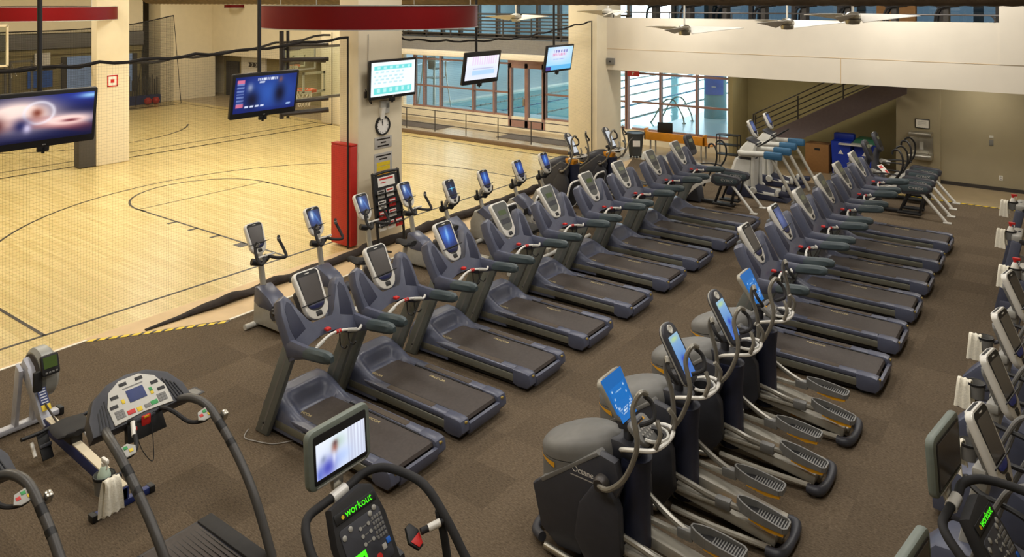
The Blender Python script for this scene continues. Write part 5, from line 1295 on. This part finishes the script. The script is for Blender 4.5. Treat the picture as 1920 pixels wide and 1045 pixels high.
# ------------------------------------------------------------------ elliptical row on the right edge (origin under the console)
def ramp_elliptical(label, kind, loc):
    t = thing('elliptical_trainer', label, 'elliptical trainer', loc, -11, 'silver elliptical row along the right edge')
    tablet(t, (0, 0, 1.48), 24, kind, .38, .64)
    B().beam((-.3, 0, .1), (-.06, 0, 1.3), .16, .12, .03).build('mast', 'light_grey', t)
    B().prism([(-.6, .06), (-.62, .3), (-.4, .55), (.0, .62), (.5, .45), (.55, .06)], -.25, .25, 'xz', .05).build('body_shroud', 'frame_blue', t)
    for s in (-1, 1):
        B().tube([(-.16, s*.12, 1.18), (-.16, s*.2, 1.22), (-.02, s*.31, 1.2), (.25, s*.34, 1.18), (.42, s*.34, 1.1), (.5, s*.34, .98)], .024, 8, 5).build('fixed_handle', 'black', t)
        B().tube([(-.1, s*.3, .55), (.0, s*.34, .9), (.12, s*.36, 1.2), (.2, s*.32, 1.34), (.34, s*.28, 1.42)], .022, 8, 5).build('moving_arm', 'mid_grey', t)
        B().tube([(-.3, s*.16, .5), (.5, s*.2, .4), (1.1, s*.22, .3)], .035, 8, 4).build('foot_link', 'light_grey', t)
        B().bx(.55, 1.0, s*.2-.09, s*.2+.09, .4, .44, .015).build('pedal', 'black_soft', t)
    B().beam((-.5, 0, .08), (1.5, 0, .08), .5, .08, .02).build('base', 'charcoal', t)
    B().box((-.08, 0, 1.26), (.12, .3, .1), .03).build('console_yoke', 'light_grey', t)
    return t
e0 = None
for k, (y, lab) in enumerate(((7.82, 'silver elliptical with a tall tablet console, first behind the right stair climbers'), (9.12, 'silver elliptical with a bluish tablet console, second along the right edge'),
               (10.42, 'silver elliptical with a tablet console, third along the right edge'), (11.95, 'silver elliptical with a tablet console, fourth along the right edge'))):
    loc = (-.54, y-.1, 0)
    if k == 0: e0 = ramp_elliptical(lab, px_dimmer, loc) if 'px_dimmer' in globals() else ramp_elliptical(lab, 'off', loc)
    else: dup(e0, loc, None, lab)
def post_machine(label, loc):
    t = thing('exercise_machine', label, 'exercise machine', loc, 0, 'blue-grey machines at the far right edge')
    for s in (-1, 1): B().beam((-.2, s*.28, 0), (.05, s*.28, 1.25), .1, .16, .03).build('upright', 'frame_blue', t)
    B().box((.05, 0, 1.28), (.16, .6, .14), .04).build('yoke', 'light_grey', t); B().bx(-.2, 1.4, -.35, .35, .04, .22, .03).build('deck', 'frame_blue', t)
    B().bx(-.1, 1.35, -.25, .25, .22, .235).build('belt', 'belt', t)
    for s in (-1, 1): B().beam((.08, s*.28, 1.25), (.6, s*.28, 1.2), .07, .08, .02).build('arm', 'black_soft', t)
for k, y in enumerate((13.6, 15.7, 18.0)): post_machine('blue-grey machine cut off by the right edge, %s behind the silver ellipticals' % ('first', 'second', 'third')[k], (-.62 if k == 0 else -.75-.06*k, y, 0))
nm = ('first', 'second', 'third')
for k, (x, y, z) in enumerate(((-.76, 8.05, 1.28), (-.82, 9.35, 1.28), (-.84, 10.68, 1.28))):
    holder_set((x, y-.02, z), ('grey bottle holder on the front of the %s silver elliptical' % nm[k], '', 'white towel hanging from the holder on the %s silver elliptical' % nm[k]), bottle=None, towel=(-.1, -.02, 75), rz=-10+10*k, tl=.26, stem=(.14, -.02, .0))
for k, (x, y, z) in enumerate(((-.68, 13.3, 1.4), (-.86, 15.6, 1.35), (-.95, 17.9, 1.35))):
    holder_set((x, y, z), ('grey bottle holder on the %s blue-grey machine at the right edge' % nm[k], 'white spray bottle with a red head and label on the %s blue-grey machine' % nm[k], 'white towel beside the red-labelled bottle on the %s blue-grey machine' % nm[k]), bottle='red', towel=(-.13, -.05, 70), tl=.28, stem=(.14, .1, 0))

# ------------------------------------------------------------------ climbers with long blue arm pads (origin at the front of the base)
def arm_climber(label, loc):
    t = thing('stride_trainer', label, 'stride trainer', loc, 0, 'pale stride trainers with blue pads under the balcony')
    B().prism([(-.05, .0), (-.02, .35), (.08, .4), (1.5, .1), (1.6, .0)], -.35, .35, 'xz', .03).build('base', 'frame_navy', t)
    B().rings([[V((cx+dx*x, dy*y, z)) for x, y in ((-1, -.7), (-.7, -1), (.7, -1), (1, -.7), (1, .7), (.7, 1), (-.7, 1), (-1, .7))] for cx, dx, dy, z in ((.3, .36, .3, .28), (.34, .33, .28, .6), (.42, .27, .25, 1.0))]).build('lower_tower', 'white_grey', t)
    B().rings([[V((cx+dx*x, dy*y, z)) for x, y in ((-1, -.7), (-.7, -1), (.7, -1), (1, -.7), (1, .7), (.7, 1), (-.7, 1), (-1, .7))] for cx, dx, dy, z in ((.45, .22, .22, 1.0), (.47, .22, .22, 1.08))]).build('tower_band', 'charcoal', t)
    B().rings([[V((cx+dx*x, dy*y, z)) for x, y in ((-1, -.7), (-.7, -1), (.7, -1), (1, -.7), (1, .7), (.7, 1), (-.7, 1), (-1, .7))] for cx, dx, dy, z in ((.48, .24, .26, 1.08), (.52, .22, .26, 1.3), (.62, .16, .2, 1.48))]).build('upper_tower', 'white_grey', t)
    B().box((.62, 0, 1.5), (.34, .42, .07), .03, MX.Translation((.62, 0, 1.5)) @ MX.Rotation(R(25), 4, 'Y') @ MX.Translation((-.62, 0, -1.5))).build('console_tray', 'charcoal', t)
    tablet(t, (.62, 0, 1.84), 25, px_dim, .32, .5)
    for s in (-1, 1):
        ys = s*.4
        B().tube([(.3, s*.2, 1.18), (.45, ys, 1.2), (.7, ys, 1.22), (1.1, ys, 1.24)], .075, 10, 4).build('arm_beam', 'white_grey', t)
        B().bx(1.02, 1.5, ys-.085, ys+.085, 1.12, 1.32, .05).build('arm_pad', 'blue_grip', t)
        B().bar((1.22, ys, 1.14), (1.85, ys, .06), .045, 10).build('swing_leg', 'warm_grey', t)
        B().tube([(.7, s*.3, 1.15), (.7, s*.3, .3), (.78, s*.3, .18), (1.3, s*.3, .16)], .055, 8, 3).build('drive_link', 'white_grey', t)
        B().lathe([(.08, -.05), (.1, 0), (.08, .05)], 14, MX.Translation((.72, s*.36, .22)) @ MX.Rotation(R(90), 4, 'X')).build('pivot', 'white_grey', t)
        B().bx(1.28, 1.68, s*.3-.09, s*.3+.09, .16, .28, .03).build('pedal', 'frame_navy', t); B().bx(1.3, 1.42, s*.3-.1, s*.3+.1, .14, .32, .04).build('pedal_hub', 'white_grey', t)
        B().tube([(.75, s*.12, 1.38), (.85, s*.2, 1.42), (.98, s*.22, 1.52), (1.12, s*.2, 1.62)], .018, 8, 4).build('fixed_grip', 'black', t)
    return t
a0 = arm_climber('pale stride trainer with blue arm pads under the balcony, nearer of the two', (-7.65, 20.7, 0))
dup(a0, (-7.75, 22.35, 0), None, 'pale stride trainer with blue arm pads under the balcony, nearer the stairs')

# ------------------------------------------------------------------ arc-shaped trainers (origin on the floor at the front)
def arc_trainer(label, loc, leaf=True):
    t = thing('arc_trainer', label, 'arc trainer', loc, 0, 'dark arc trainers with curved silver frames')
    m = facing((.1, 0, 1.5), 22)
    B().slab(rrect(.42, .56, .13), .1, m @ MX.Translation((0, 0, -.1)), .035).build('console', 'charcoal', t)
    B().slab(rrect(.34, .38, .06), .006, m @ MX.Translation((0, .04, 0)), .002).build('console_face', 'black', t)
    B().box((0, .1, .008), (.2, .08, .004), 0, m).build('display', 'lcd_dim', t)
    B().tube([(.15, 0, .1), (.02, 0, .6), (.0, 0, 1.0), (.06, 0, 1.3)], [.16, .12, .09, .08], 12, 4).build('mast', 'charcoal', t)
    B().prism([(-.25, .03), (-.22, .4), (-.05, .62), (.2, .6), (.35, .35), (.4, .03)], -.2, .2, 'xz', .06).build('front_cover', 'charcoal', t)
    B().tube([(.14, .0, .98), (.22, .12, .94), (.34, .12, .9)], .06, 8, 3).build('bottle_cage', 'light_grey', t)
    for s in (-1, 1):
        y = s*.33
        B().rings([[p+V((0, dy, dz)) for dy, dz in ((-.035, -.06), (.035, -.06), (.035, .06), (-.035, .06))] for p in cat([(-.05, y, .06), (.2, y, .34), (.5, y, .6), (.8, y, .72), (1.0, y, .75)], 5)]).build('arch', 'silver', t)
        hs = B().prism([(.78, .66), (.8, .84), (.9, .9), (1.5, .86), (1.56, .8), (1.54, .7), (1.45, .64), (.95, .58)], y-.07, y+.07, 'xz', .03).build('arm_housing', 'charcoal', t)
        B().prism([(.86, .76), (.9, .84), (1.46, .82), (1.5, .74), (1.44, .69), (.95, .66)], y-.078, y+.078, 'xz', .01).build('housing_plate', 'grip_green', hs)
        text('lettering', 'CYBEX', .085, 'grey_paper', frame((1.22, y-.079, .755), (1, 0, 0), (0, 0, 1)), hs, .001, 1.25)
        B().bar((1.3, y, .68), (1.86, y*1.05, .03), .035, 10).build('rear_leg', 'silver', t); B().bx(1.8, 1.98, y*1.05-.05, y*1.05+.05, 0, .03, .008).build('foot', 'silver', t)
        B().beam((1.05, y*.85, .65), (.85, y*.75, .12), .07, .05, .01).build('pedal_hanger', 'black', t); B().beam((1.4, y*.85, .66), (1.28, y*.75, .12), .07, .05, .01).build('pedal_hanger', 'black', t)
        B().bx(.8, 1.32, y*.75-.1, y*.75+.1, .08, .14, .02).build('pedal', 'black', t)
        B().tube([(.55, y*.8, .5), (.72, y*.9, .85), (.9, y, 1.15), (.92, y, 1.45), (.82, y*.9, 1.62), (.7, y*.8, 1.6), (.68, y*.8, 1.5)], .024, 8, 5).build('moving_arm', 'black', t)
        B().tube([(.2, y*.5, .95), (.5, y*.7, 1.0), (.85, y*.75, .98)], .02, 8, 4).build('fixed_grip', 'black', t)
    B().beam((.0, -.33, .04), (.0, .33, .04), .12, .08, .02).build('front_foot', 'charcoal', t)
    B().beam((.0, 0, .06), (1.3, 0, .06), .1, .08, .02).build('base_beam', 'black', t)
    return t
r0 = arc_trainer('dark arc trainer with a curved silver frame, between the left treadmills and the stride trainers', (-8.3, 19.2, 0))
dup(r0, (-4.3, 21.15, 0), None, 'dark arc trainer with a curved silver frame, nearer of the pair before the fountain')
dup(r0, (-4.35, 22.65, 0), None, 'dark arc trainer with a curved silver frame, nearest the fountain')
mg = thing('magazine', 'red and white magazine lying on the nearer arc trainer of the right pair', 'magazine', (-3.85, 21.05, 1.06), -15)
mm = facing((0, 0, 0), 45)
B().box((0, 0, 0), (.24, .3, .012), .003, mm).build('cover', 'paper', mg); B().box((-.03, .08, .007), (.16, .08, .003), 0, mm).box((.05, -.07, .007), (.09, .1, .003), 0, mm).build('print', 'red', mg)
cdp = B(); cdp.tube([(-8.2, 5.62, .02), (-8.1, 5.5, .01), (-7.95, 5.52, .012), (-7.7, 5.62, .012), (-7.55, 5.8, .02)], .006, 5, 6)
tag(cdp.build('power_cord', 'grey_paper'), 'thin pale cord looping on the carpet at the front of the nearest grey-blue treadmill', 'cord')
vp = thing('floor_plate', 'small dark plate flush in the carpet between the rower and the hazard tape', 'floor plate', (-9.6, 5.75, 0))
B().bx(-.12, .12, -.08, .08, .0005, .006, .002).build('plate', 'charcoal', vp); B().bx(-.09, .09, -.05, .05, .006, .008, .001).build('lid', 'mid_grey', vp)
# ------------------------------------------------------------------ light
def area(name, loc, sx, sy, power, col, rot=(0, 0, 0), spread=180):
    l = bpy.data.lights.new(name, 'AREA'); l.shape = 'RECTANGLE'; l.size = sx; l.size_y = sy; l.energy = power; l.color = col; l.spread = R(spread)
    o = bpy.data.objects.new(name, l); C.objects.link(o); o.location = loc; o.rotation_euler = tuple(R(a) for a in rot)
    return o
WARM, NEUT = (1, .93, .78), (1, .96, .9)
for x in (-16.5, -21.5, -28.5, -35):
    for y in (3, 9, 15, 19.8): area('court_lamp', (x, y, CZ-.1), 1.6, 1.6, ((205 if y < 12 else 290) if x > -25 else 215) if x > -32 else (110 if y > 18 else 40), WARM)
for x in (-1.5, -5.5, -9.5):
    for y in (2, 6.5, 11, 16, 20): area('gym_lamp', (x, y, CZ-.1), 1.2, 1.2, 112 if x > -2 else 86 if x > -6 else 94, NEUT)
for x in (-9.5, -3.6, 2.3): area('balcony_wash', (x, 20.5, 6.5), .5, .3, 34, (1, .97, .9), (38, 0, 0), 140)
for x in (-11, -8.3, -5.5, -2, 3): area('soffit_fill', (x, 24.9 if -9 < x < -5 else 24.2, 3.3), .5, .3, (26 if x < -5 else 30) if x > -10 else 24, WARM)  # unseen area lights under the balcony; leftmost added to brighten the orange counter
for x in (-23, -19, -15): area('corridor_lamp', (x, 24.6, 3.0), 1.0, .3, 22, WARM)
for x in (-38, -20, -4):
    for y in (34, 44, 55): area('pool_daylight_fill', (x, y, 8.3), 4, 4, 720, (.86, .95, 1))  # added unseen, standing in for noisy daylight through the far pool openings
for x in (-10, -6, -3): area('upstairs_lamp', (x, 24.8, 7.0), 1, .6, 8, (.85, .92, 1))
w = bpy.data.worlds.new('sky'); bpy.context.scene.world = w; w.use_nodes = True
bg = w.node_tree.nodes['Background']; bg.inputs[0].default_value = (.8, .91, 1, 1); bg.inputs[1].default_value = 7
vs = bpy.context.scene.view_settings
vs.view_transform = 'Standard'; vs.look = 'None'; vs.exposure = 0; vs.gamma = 1; vs.use_curve_mapping = False
sc = bpy.context.scene
sc.cycles.max_bounces = 8; sc.cycles.diffuse_bounces = 4; sc.cycles.glossy_bounces = 3; sc.cycles.transparent_max_bounces = 16
